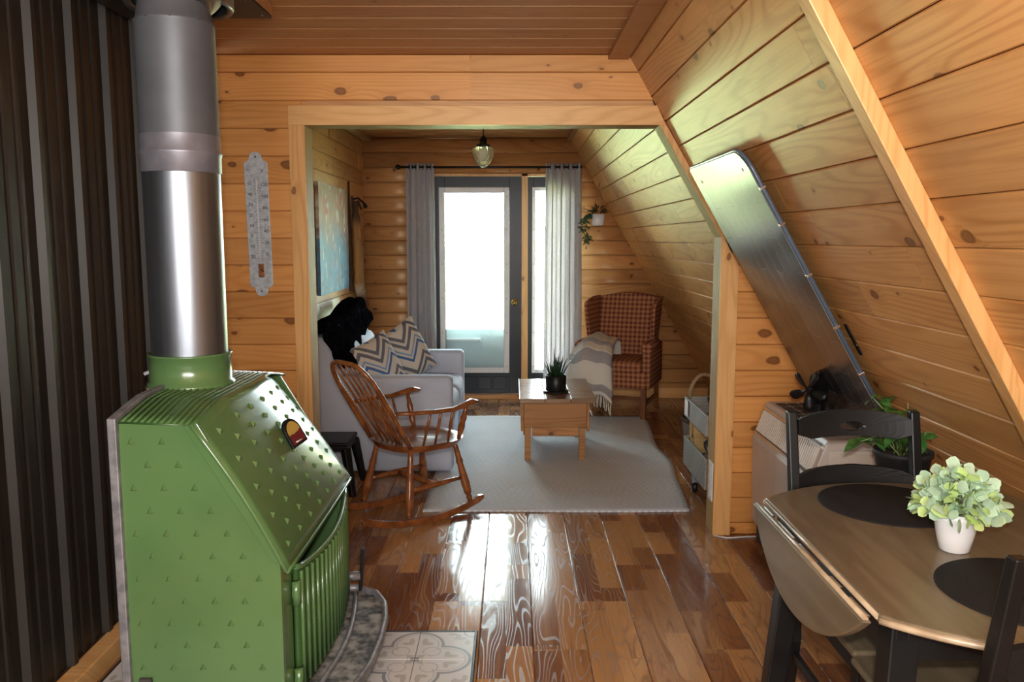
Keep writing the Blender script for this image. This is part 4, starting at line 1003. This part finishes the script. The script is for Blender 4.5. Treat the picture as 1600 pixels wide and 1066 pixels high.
# wool throw over the left arm
th = thing('wool_throw', 'striped cream and grey fringed wool throw draped over the armchair left arm', 'blanket', (.70, 6.86, .37), R(-25))
def throwp(u, v):
    # v: from back of arm, over the top, down the front
    p_ = [(-.0, .30, .12), (-.0, .22, .30), (0, .10, .325), (0, -.02, .315), (0, -.13, .285), (0, -.21, .20), (0, -.25, .06), (0, -.27, -.06), (0, -.28, -.12)]
    f = v * (len(p_) - 1); i = min(int(f), len(p_) - 2); q = Vector(p_[i]).lerp(Vector(p_[i + 1]), f - i)
    e = (u - .5) * 2
    q.x = e * (.15 + .055 * v) + .07 * v - .03
    q.z += -.055 * e * e + .012 * math.sin(u * 14 + v * 3) - (.09 * max(0, -e - .5) if v < .6 else 0); q.y += .014 * math.sin(u * 11 + 1) + .05 * e * e * (v < .9)
    return q
MB().grid(throwp, 26, 36).build('blanket', 'throw', th, solid=.014)
mb = None
for i in range(26):
    p = throwp((i + .5) / 26, 1.0); l = .10 + rnd.uniform(-.015, .01)
    MB().tube([p + Vector((0, 0, .005)), p + Vector((rnd.uniform(-.004, .004), -.006, -l * .5)), p + Vector((rnd.uniform(-.008, .008), -.008, -l))], [.004, .0045, .003], 5).build('tassel', 'fringe', th)

# ------------------------------------------------------------------ HANGING PLANT
hpn = thing('hanging_planter', 'small white hanging pot with trailing plant beside the right curtain', 'plant', (.765, 7.42, 1.61))
MB().lathe([(0, 0), (.045, 0), (.052, .01), (.062, .10), (.058, .10), (.05, .08), (0, .08)], n=28).build('pot', 'white_ceramic', hpn)
for a in (.3, 2.4, 4.5): MB().tube([(.06 * math.cos(a), .06 * math.sin(a), .10), (.012, -.02, .42)], .0022, 5).build('hanger_cord', 'rope', hpn)
MB().tube([(.012, -.02, .41), (.015, -.018, .44), (.03, -.015, .45), (.036, -.01, .435)], .003, 6).build('hanger_hook', 'white_plastic', hpn)
def leaf_mesh(L, W, bend=.2, n=4, fold=.15):
    mb = MB(); rows = []
    for i in range(n + 1):
        t = i / n; w_ = W * math.sin(math.pi * min(1, .06 + t * .94)) ** .8 * .5 * (1 - .25 * t); z_ = -bend * L * t * t
        rows.append([(-w_, L * t, z_ + fold * w_), (0, L * t, z_), (w_, L * t, z_ + fold * w_)])
    vs = [p for r_ in rows for p in r_]
    fs = [(i * 3 + j, i * 3 + j + 1, (i + 1) * 3 + j + 1, (i + 1) * 3 + j) for i in range(n) for j in range(2)]
    return mb.add(vs, fs, True)
def place_leaves(base, spots, par, mats=None):
    first = True
    for p, d, roll, sc_ in spots:
        o = base if first else dup(base, parent=par); first = False
        d = Vector(d).normalized(); u = Vector((0, 0, 1)); x_ = d.cross(u)
        if x_.length < .05: x_ = Vector((1, 0, 0))
        x_.normalize(); z_ = x_.cross(d); M = Matrix((x_, d, z_)).transposed() @ Matrix.Rotation(roll, 3, 'Y')
        o.rotation_euler = M.to_euler(); o.location = p; o.scale = (sc_,) * 3
spots = []
for i in range(60):
    a = rnd.uniform(0, 6.283); spots.append((Vector((.04 * math.cos(a), .04 * math.sin(a), .10 + rnd.uniform(0, .06))), (math.cos(a), math.sin(a), rnd.uniform(.2, 1.3)), rnd.uniform(-.6, .6), rnd.uniform(.8, 1.3)))
lf = leaf_mesh(.055, .012).build('leaf', 'leaf_dark', hpn); place_leaves(lf, spots, hpn)
spots = []
for st_ in range(5):
    pth = [Vector((-.05, -.01, .10)), Vector((-.09 - .012 * st_, -.015, .10 - .01 * st_)), Vector((-.10 - .014 * st_, -.02, -.02)), Vector((-.07 - .02 * st_ % .05, -.02, -.12 - .02 * st_))]
    MB().tube(pth, .002, 5).build('vine', 'stem', hpn)
    for k_ in range(22):
        f = rnd.uniform(0, 2.99); i = int(f); p = pth[i].lerp(pth[i + 1], f - i); a = rnd.uniform(0, 6.283)
        spots.append((p, (math.cos(a), math.sin(a) * .5, rnd.uniform(-.8, .2)), rnd.uniform(-1, 1), rnd.uniform(.8, 1.3)))
lf = leaf_mesh(.036, .026).build('leaf', 'leaf_hang', hpn); place_leaves(lf, spots, hpn)
pth = [Vector((-.03, 0, .12)), Vector((-.12, -.01, .15)), Vector((-.19, -.01, .19))]
MB().tube(pth, .002, 5).build('vine', 'stem', hpn)
lf = leaf_mesh(.03, .018).build('leaf', 'leaf_hang', hpn); place_leaves(lf, [(pth[0].lerp(pth[1], t), (rnd.uniform(-1, 1), -.3, rnd.uniform(-1, .4)), 0, 1) for t in (.4, .6, .8, .9, 1)], hpn)

# ------------------------------------------------------------------ CART
cg = thing('crate_cart', 'rustic grey wood two tier crate cart on casters by the opening right side', 'cart', (1.25, 4.55, 0))
for z0, z1 in ((.455, .565), (.165, .33)):
    MB().box(-.21, .18, -.26, .26, z0, z0 + .012).build('tray_bottom', 'grey_wood', cg)
    MB().box(-.225, -.211, -.275, .275, z0 - .005, z1).build('tray_side', 'grey_wood', cg, bevel=.003); MB().box(.181, .195, -.275, .275, z0 - .005, z1).build('tray_side', 'grey_wood', cg, bevel=.003)
    MB().box(-.21, .18, -.275, -.261, z0 - .005, z1).build('tray_end', 'grey_wood', cg, bevel=.003); MB().box(-.21, .18, .261, .275, z0 - .005, z1).build('tray_end', 'grey_wood', cg, bevel=.003)
MB().box(-.19, .17, .20, .22, .33, .452).build('end_panel', 'crate_wood', cg); MB().box(-.195, -.175, .225, .26, .178, .454).build('upright', 'pine_jamb', cg, bevel=.002)
MB().box(-.20, .17, .10, .13, .178, .454).build('end_panel', 'pine_jamb', cg, bevel=.002)
for a in (-.17, .14):
    for b in (-.22, .20):
        cst = MB().box(a - .015, a + .015, b - .02, b + .02, .06, .16).build('caster_fork', 'grey_iron', cg, bevel=.003)
        MB().lathe([(0, -.013), (.032, -.013), (.036, -.006), (.036, .006), (.032, .013), (0, .013)], n=20, axis='x').build('wheel', 'black', cst, loc=(a, b, .036))
MB().tube([(-.20 + .115 * (1 - math.cos(math.pi * i / 12)) * .75, .255, .555 + .145 * math.sin(math.pi * i / 12)) for i in range(13)], .011, 8).build('arch_handle', 'rope', cg)
tg = MB().box(-.235, -.232, .15, .22, .47, .56).build('price_tag', 'cloth_tag', cg)
kt = thing('black_kettle', 'round black kettle on the top tray of the crate cart', 'kettle', (1.21, 4.42, .468))
MB().lathe([(0, 0), (.07, 0), (.10, .03), (.11, .08), (.10, .13), (.07, .165), (.03, .18), (0, .182)], n=32).build('kettle_body', 'black', kt)
MB().lathe([(0, .21), (.012, .205), (.014, .19), (.006, .18)], n=14).build('lid_knob', 'brass', kt)
MB().tube([(-.08, 0, .10), (-.125, 0, .14), (-.14, 0, .17)], [.02, .014, .010], 12).build('spout', 'black', kt)
bl = thing('fleece_blanket', 'folded grey fleece blanket in the bottom tray of the cart', 'blanket', (1.23, 4.53, .18))
for zz, q in ((.05, .0), (.13, .02)):
    def fb(u, v, zz=zz, q=q):
        a = 2 * math.pi * u; b = (v - .5) * math.pi; f = lambda k_, e: math.copysign(abs(k_) ** e, k_)
        n_2 = noise.noise(Vector((u * 8, v * 6, zz * 20))) * .02
        return Vector(((.15 - q + n_2) * f(math.cos(b), .4) * f(math.cos(a), .5), (.22 - q + n_2) * f(math.cos(b), .4) * f(math.sin(a), .5) * .98, zz + .045 * math.sin(b) + n_2))
    m_ = 'fleece'
    if m_ not in MT: MT[m_] = simple('speckled_fleece', (.04, .045, .06), (.42, .42, .43), 1., 0, 14., bump=1.)
    MB().grid(fb, 30, 14, cu=True).build('blanket_fold', 'fleece', bl)
bk = thing('woven_basket', 'low grey brown woven basket on the floor behind the cart', 'basket', (1.42, 5.75, 0))
MB().lathe([(0, 0), (.17, 0), (.20, .10), (.21, .22), (.195, .22), (.185, .12), (0, .02)], n=32).build('basket_body', simple('woven_basket', (.16, .13, .11), (.25, .21, .18), .9, 0, 60., (1, 1, 3), 1.), bk)
MB().lathe([(.19, .215), (.20, .235), (.215, .235), (.22, .215), (.205, .205)], n=32).build('basket_rim', 'hardboard', bk)
ou = thing('power_outlet', 'white triple outlet plate on the right jamb of the opening', 'outlet', (OX1 - .0015, YP + .035, .27))
MB().box(-.007, 0, -.038, .038, -.10, .10).build('cover_plate', 'white_plastic', ou, bevel=.003)
for zz in (-.06, 0, .06): MB().box(-.010, -.0071, -.017, .017, -.02 + zz, .02 + zz).build('socket', 'white_ceramic', ou, bevel=.004)
cb_ = MB().tube([(1.02, 4.02, .004), (1.08, 3.985, .004), (1.16, 4.0, .004), (1.26, 4.01, .004), (1.34, 4.0, .004)], .004, 8).build('power_cable', 'white_plastic'); tag(cb_, 'white cable lying on the floor along the partition', 'cable')

# ------------------------------------------------------------------ HEATER
ht = thing('gas_heater', 'beige console heater with louvred grille beside the partition', 'heater', (1.35, 3.585, 0))
hy0, hy1 = -.395, .40
prof_ = [(-.155, .10), (-.165, .52), (-.150, .565), (-.115, .665), (-.10, .700), (.10, .700), (.12, .68), (.14, .10)]
MB().prism(prof_, hy0, hy1, mpf).build('cabinet', 'heater', ht, bevel=.006)
MB().box(-.13, .13, hy0 + .01, hy1 - .01, .0, .10).build('plinth', 'vent_dark', ht)
gv = Vector((.035, 0, .10)).normalized()
MB().bar((-.158, hy0 + .02, .555), (-.158, hy1 - .02, .555), .008, .010).build('grille_rail', 'chrome', ht); MB().bar((-.117, hy0 + .02, .675), (-.117, hy1 - .02, .675), .008, .010).build('grille_rail', 'chrome', ht)
for i in range(34):
    yy = hy0 + .04 + i * .0215
    MB().bar((-.156, yy, .567), (-.1215, yy, .663), .006, .012).build('louvre', 'heater_light', ht)
for a in range(3):
    for b in range(4):
        MB().box(-.075 + a * .055, -.030 + a * .055, .0 + b * .09, .07 + b * .09, .7002, .7035).build('top_vent', 'vent_dark', ht)
MB().box(-.10, .10, hy0 - .012, hy0 - .0005, .14, .66).build('side_cover', 'heater_light', ht, bevel=.004)
MB().box(-.03, .115, hy0 - .020, hy0 - .0125, .40, .645).build('side_cover', 'heater_light', ht, bevel=.004)
for i in range(4): MB().box(-.1655, -.160, -.30, -.02, .18 + i * .022, .188 + i * .022).build('lower_slot', 'vent_dark', ht)
# stove fan on the heater
sf = thing('stove_fan', 'black heat powered stove fan standing on the heater', 'fan', (1.315, 3.50, .704), R(38))
MB().box(-.035, .045, -.03, .03, 0, .008).build('base_plate', 'black', sf, bevel=.002)
MB().prism([(-.02, .008), (.036, .008), (.028, .085), (-.012, .085)], -.022, .022, mpf).build('body', 'black', sf, bevel=.003)
for i in range(6): MB().prism([(-.022, .09), (.035, .09), (.05, .19), (.03, .205), (-.015, .205), (-.025, .19)], -.026 + i * .0098, -.0235 + i * .0098, mpf).build('cooling_fin', 'black', sf)
MB().tube([(-.028, 0, .15), (-.075, 0, .15)], .013, 14).build('motor', 'black', sf)
for i in range(5):
    a = 2 * math.pi * i / 5 + .5; cs, sn = math.cos(a), math.sin(a)
    mb = MB(); vs = []
    for r_, w_ in ((.012, .010), (.04, .032), (.07, .040), (.088, .024)):
        for s_, dx in ((-1, -.012), (0, .0), (1, .010)): yl, zl = s_ * w_ * .5, r_; vs.append((dx * w_ / .04, yl * cs - zl * sn, yl * sn + zl * cs))
    mb.add(vs, [(i_ * 3 + j, i_ * 3 + j + 1, (i_ + 1) * 3 + j + 1, (i_ + 1) * 3 + j) for i_ in range(3) for j in range(2)], True).build('fan_blade', 'black', sf, loc=(-.075, 0, .15), solid=.002)
MB().tube([(-.02, .0, .205), (-.01, 0, .222), (.03, 0, .222), (.04, 0, .205)], .003, 6).build('carry_handle', 'black', sf)

# ------------------------------------------------------------------ LEANING PANEL, STRAP
lp = thing('leaning_panel', 'long dark glossy laminate panel with blue edge leaning along the sloped wall', 'panel', tuple(sp(slope_x(.742), 3.43, .033)))
Ms = Matrix((up_, Vector((0, 1, 0)), n_)).transposed()      # local x up the slope, y along the room, z into the room
if Ms.determinant() < 0: Ms = Matrix((up_, Vector((0, -1, 0)), n_)).transposed()
lp.rotation_euler = Ms.to_euler()
Lp = (1.835 - .742) / .8662
def panel_outline(g=0.):
    pts = [(0 + g, -.425 + g), (Lp - .045 + 0 * g, -.425 + g)]
    pts = []
    def arc(cx, cy, r_, a0, a1, n=8): return [(cx + (r_ - g) * math.cos(R(a0 + (a1 - a0) * i / n)), cy + (r_ - g) * math.sin(R(a0 + (a1 - a0) * i / n))) for i in range(n + 1)]
    pts += [(g, -.425 + g)] + arc(Lp - .09, -.335, .09, -90, 0) + arc(Lp - .03, .395, .03, 0, 90, 5) + [(g, .425 - g)]
    return pts
sgn = 1
# y local may be flipped; make the large corner radius land on the near (low Y) side
ydir = (Ms @ Vector((0, 1, 0))).y
fy = (lambda v: v) if ydir > 0 else (lambda v: -v)
MB().prism([(u, fy(v)) for u, v in panel_outline(.004)], .0, .020, lambda u, v, t: Vector((u, v, t))).build('board', 'panel', lp, bevel=.0015)
ol = panel_outline(0.); MB().tube([(u, fy(v), .010) for u, v in ol], .0075, 8).build('edge_trim', 'panel_edge', lp)
for t in (.10, .32, .52, .74, .95, 1.10):
    MB().box(-.006, .006, -.010, .008, -.001, .022).build('clip', 'chrome', lp, loc=(t, fy(-.425), 0), bevel=.002)
for v in (-.345, .30): MB().lathe([(0, .0), (.007, .0), (.008, -.001)], n=12).build('screw_hole', 'black', lp, loc=(Lp - .075, fy(v), .0212))
MB().prism([(-.02, 0), (.0, 0), (.0, .03), (-.02, .03)], -.3, .3, lambda u, v, t: Vector((u, t, v - .01))).build('bottom_rail', 'panel_edge', lp)
sr = thing('wall_strap', 'short black strap screwed to the sloped wall right of the leaning panel', 'strap', tuple(sp(1.265, 3.03, .001)))
sr.rotation_euler = Ms.to_euler()
MB().box(-.065, .065, -.011, .011, 0, .006).build('strap_body', 'black', sr, bevel=.002); MB().lathe([(0, .012), (.007, .010), (.009, .006)], n=12).build('screw', 'chrome', sr, loc=(-.02, fy(-.014), 0))

# ------------------------------------------------------------------ DROP LEAF TABLE
TC = Vector((1.105, 1.932, 0)); TR = .53; TX = .375
dt = thing('drop_leaf_table', 'round dining table with black legs and its near leaf folded down', 'table', tuple(TC))
def arc_pts(x0, x1, n):      # part of the circle between x0 and x1, closed
    a = [(x_, math.sqrt(max(0, TR * TR - x_ * x_))) for x_ in [x0 + (x1 - x0) * i / n for i in range(n + 1)]]
    return a + [(x_, -y_) for x_, y_ in a[::-1]]
tt = MB().prism(arc_pts(-TX, .35, 36), .728, .750, lambda u, v, t: Vector((u, v, t))).build('table_top', 'table_wood', dt, bevel=.006, seg=3)
rimm = [p for p in arc_pts(-TX, .35, 36)]
MB().tube([(u, v, .7385) for u, v in rimm[:37]], .0075, 8).build('edge_band', 'table_edge', tt); MB().tube([(u, v, .7385) for u, v in rimm[37:]], .0075, 8).build('edge_band', 'table_edge', tt)
lfv = [(-math.sqrt(TR * TR - TX * TX) + 2 * math.sqrt(TR * TR - TX * TX) * i / 30) for i in range(31)]
poly = [(v, 0) for v in (lfv[0], lfv[-1])] + [(v, -(math.sqrt(TR * TR - v * v) - TX) - 0.0) for v in lfv[::-1][1:-1]]
dl = MB().prism(poly, -.011, .011, lambda u, v, t: Vector((t, u, v))).build('drop_leaf', 'table_wood', dt, bevel=.005, seg=3, loc=(-TX - .024, 0, .735), rot=(0, R(4), 0))
MB().tube([(0, lfv[0] + .01, .001), (0, lfv[-1] - .01, .001)], .006, 8).build('leaf_edge', 'table_edge', dl)
MB().tube([(-TX, lfv[0] + .01, .742), (-TX, lfv[-1] - .01, .742)], .006, 8).build('edge_band', 'table_edge', tt)
for a, b in ((-.34, -.25), (-.20, -.14), (-.06, .06), (.10, .22), (.27, .35)):
    MB().box(-TX - .022, -TX - .004, a, b, .728, .733).build('hinge', 'chrome', dt, bevel=.001)
poly2 = [(v, 0) for v in (lfv[0], lfv[-1])] + [(v, -(math.sqrt(TR * TR - v * v) - TX) * .9) for v in lfv[::-1][1:-1]]
MB().prism(poly2, -.009, .009, lambda u, v, t: Vector((t, u, v))).build('drop_leaf', 'table_wood', dt, bevel=.004, loc=(.366, 0, .735))
mb = MB().box(-.30, .30, -.34, -.315, .635, .727).box(-.30, .30, .315, .34, .635, .727).box(-.325, -.30, -.34, .34, .635, .727).box(.30, .325, -.34, .34, .635, .727)
mb.build('apron', 'black', dt, bevel=.002)
for sx_ in (-1, 1):
    for sy_ in (-1, 1):
        MB().bar((sx_ * .355 if sx_ < 0 else .33, sy_ * .365, 0), (sx_ * .300, sy_ * .305, .727), .050, .050, taper=1.25).build('leg', 'black', dt, bevel=.004)
for i, (x_, y_, lb) in enumerate(((1.06, 2.245, 'round black woven placemat at the far side of the table'), (1.10, 1.66, 'round black woven placemat at the near side of the table'))):
    pm = MB().lathe([(0, .003), (.186, .003), (.190, .002), (.190, 0), (0, 0)], n=64).build('placemat', 'placemat', loc=(x_, y_, .7505)); tag(pm, lb, 'placemat')
sp_ = thing('artificial_plant', 'pale mint artificial foliage in a small white pot on the dining table', 'plant', (1.060, 1.905, .7502))
MB().lathe([(0, 0), (.030, 0), (.034, .004), (.041, .035), (.049, .080), (.051, .098), (.048, .098), (.045, .085), (0, .085)], n=40).build('pot', 'white_ceramic', sp_)
for nm, mt_, cnt in (('mint', 'leaf_pale', 300), ('lime', 'leaf_lime', 110)):
    base = MB().add([(0, .013, .003)] + [(.013 * math.cos(a * math.pi / 4) * (.8 if a % 2 else 1), .013 + .013 * math.sin(a * math.pi / 4), .001 * (a % 2)) for a in range(8)], [(0, 1 + a, 1 + (a + 1) % 8) for a in range(8)], True)
    base = base.build('leaf', mt_, sp_); spots = []
    for i in range(cnt):
        th_ = rnd.uniform(0, 6.283); ph = math.asin(rnd.uniform(-.15, 1)); rr = rnd.uniform(.45, 1.0) if i % 3 else rnd.uniform(.85, 1.1)
        d = Vector((math.cos(th_) * math.cos(ph) * .080, math.sin(th_) * math.cos(ph) * .080, math.sin(ph) * .082))
        p = Vector((0, 0, .105)) + d * rr
        dd_ = (d.normalized() + Vector((rnd.uniform(-.8, .8), rnd.uniform(-.8, .8), rnd.uniform(-.6, .6)))).normalized()
        spots.append((p, dd_, rnd.uniform(-1.5, 1.5), rnd.uniform(.8, 1.35)))
    place_leaves(base, spots, sp_)
for i in range(16):
    th_ = i * 2.4; ph = .2 + (i % 4) * .35; MB().tube([(0, 0, .08), (.08 * math.cos(th_) * math.cos(ph), .08 * math.sin(th_) * math.cos(ph), .10 + .08 * math.sin(ph))], .0018, 5).build('stem', 'stem', sp_)

# ------------------------------------------------------------------ DINING CHAIRS
def dining_chair(x_, y_, rz, label):
    t = thing('dining_chair', label, 'chair', (x_, y_, 0), rz)
    # local: front is -y, back at +y
    MB().box(-.215, .215, -.345, .145, .445, .465).build('seat', 'table_wood', t, bevel=.009, seg=3)
    mb = MB().box(-.19, .19, -.325, -.305, .385, .4445).box(-.19, .19, .085, .105, .385, .4445).box(-.19, -.17, -.305, .085, .385, .4445).box(.17, .19, -.305, .085, .385, .4445); mb.build('apron', 'black', t)
    for s_ in (-1, 1):
        MB().bar((s_ * .185, -.315, 0), (s_ * .175, -.31, .4445), .034, .034, taper=1.15).build('leg', 'black', t, bevel=.003)
        # rear post: leg and back upright in one sweep
        pts = [(s_ * .185, .20, 0), (s_ * .187, .145, .25), (s_ * .188, .152, .45), (s_ * .190, .190, .70), (s_ * .192, .245, .955)]
        mb = MB(); vs = []
        for q, (wx_, wy_) in zip(pts, ((.030, .036), (.032, .04), (.032, .042), (.031, .036), (.028, .030))):
            for dx, dy in ((-1, -1), (1, -1), (1, 1), (-1, 1)): vs.append((q[0] + dx * wx_ / 2, q[1] + dy * wy_ / 2, q[2]))
        mb.add(vs, [(i * 4 + j, i * 4 + (j + 1) % 4, (i + 1) * 4 + (j + 1) % 4, (i + 1) * 4 + j) for i in range(4) for j in range(4)] + [(0, 3, 2, 1), (16, 17, 18, 19)])
        mb.build('rear_post', 'black', t, bevel=.004)
        MB().bar((s_ * .18, -.30, .20), (s_ * .185, .15, .20), .018, .026).build('stretcher', 'black', t, bevel=.002)
    MB().bar((-.175, -.31, .27), (.175, -.31, .27), .018, .026).build('stretcher', 'black', t, bevel=.002)
    # curved rails
    def rail(zb, zt, arch_b, arch_t, y_of, hole, name):
        N = 48; outer = []; inner = []; zc = (zb + zt) / 2 + .006; W = .177
        for i in range(N):
            a = 2 * math.pi * i / N; ca_, sa_ = math.cos(a), math.sin(a)
            tx = W / max(abs(ca_), 1e-6)
            t_ = min(tx, 1)
            # march to the arched edge
            s_ = 0.
            while s_ < tx:
                s_ += .0015; xx = ca_ * s_; zz = zc + sa_ * s_; q = 1 - (xx / W) ** 2
                if zz > zt + arch_t * q or zz < zb + arch_b * q: break
            s_ = min(s_, tx); outer.append((ca_ * s_, zc + sa_ * s_))
            inner.append((ca_ * .040, zc + sa_ * .015) if hole else (ca_ * .001, zc + sa_ * .001))
        K_ = 6; vs = []
        for d in (-.009, .009):
            for k_ in range(K_ + 1):
                for (xa, za), (xb, zb_) in zip(outer, inner):
                    x2 = xa + (xb - xa) * k_ / K_; z2 = za + (zb_ - za) * k_ / K_; vs.append(Vector((x2, y_of(z2) + d + .022 * (1 - (x2 / W) ** 2), z2)))
        fs = []; H_ = N * (K_ + 1)
        for i in range(N):
            j = (i + 1) % N
            for k_ in range(K_):
                a_ = k_ * N; fs += [(a_ + i, a_ + j, a_ + N + j, a_ + N + i), (H_ + a_ + j, H_ + a_ + i, H_ + a_ + N + i, H_ + a_ + N + j)]
            fs += [(i, H_ + i, H_ + j, j), (K_ * N + i, K_ * N + j, H_ + K_ * N + j, H_ + K_ * N + i)]
        MB().add(vs, fs).build(name, 'black', t)
    yo = lambda z_: .137 + max(0, z_ - .45) * .184
    rail(.868, .938, .012, .020, yo, True, 'top_rail'); rail(.695, .770, .010, .018, yo, False, 'middle_rail'); rail(.575, .640, .008, .014, yo, False, 'lower_rail')
    return t
dining_chair(1.068, 2.30, 0, 'black slatted dining chair with oval cut-out rail on the far side of the table')
dining_chair(1.052, 1.59, R(180), 'black dining chair on the near side of the table at the right edge')

# ------------------------------------------------------------------ POTHOS on a stand behind the chair
ps = thing('plant_stand', 'low dark round plant stand behind the far dining chair', 'plant stand', (1.305, 2.69, 0))
MB().lathe([(0, .66), (.08, .66), (.085, .645), (0, .645)], n=28).build('stand_top', 'black', ps)
for a in (.5, 2.6, 4.7): MB().bar((.10 * math.cos(a), .10 * math.sin(a), 0), (.06 * math.cos(a), .06 * math.sin(a), .646), .018).build('leg', 'black', ps)
pt = thing('potted_pothos', 'leafy green plant in a black plastic pot behind the far dining chair', 'plant', (1.305, 2.69, .6605))
MB().lathe([(0, 0), (.068, 0), (.088, .115), (.094, .117), (.094, .132), (.088, .132), (.084, .11), (0, .11)], n=36).build('pot', 'black_matte', pt)
MB().lathe([(0, .118), (.05, .116), (.085, .110)], n=24).build('soil', 'soil', pt)
spots = []
for i in range(15):
    a = rnd.uniform(1.7, 4.4) if i % 4 else rnd.uniform(-.6, .6); L = rnd.uniform(.06, .19) if i % 4 else rnd.uniform(.05, .07); h = rnd.uniform(.03, .20) if i % 4 else rnd.uniform(.03, .08)
    b = Vector((rnd.uniform(-.03, .03), rnd.uniform(-.03, .03), .115)); e = b + Vector((L * math.cos(a), L * math.sin(a) * .7, h)); mid = b.lerp(e, .55) + Vector((0, 0, .04))
    MB().tube([b, mid, e], [.003, .0025, .002], 6).build('stem', 'stem', pt)
    for q in range(7):
        t = rnd.uniform(.45, 1.1); p = b.lerp(mid, t * 2) if t < .5 else mid.lerp(e, min(1, (t - .5) * 2)); aa = rnd.uniform(0, 6.283)
        spots.append((p, (math.cos(aa), math.sin(aa), rnd.uniform(-.5, .6)), rnd.uniform(-.7, .7), rnd.uniform(.75, 1.25)))
spots = [q for q in spots if q[0].x + 1.305 < slope_x(q[0].z + .66) - .075 and q[0].y > -.13]
lf = leaf_mesh(.052, .036, .35).build('leaf', 'leaf_green', pt); place_leaves(lf, spots, pt)
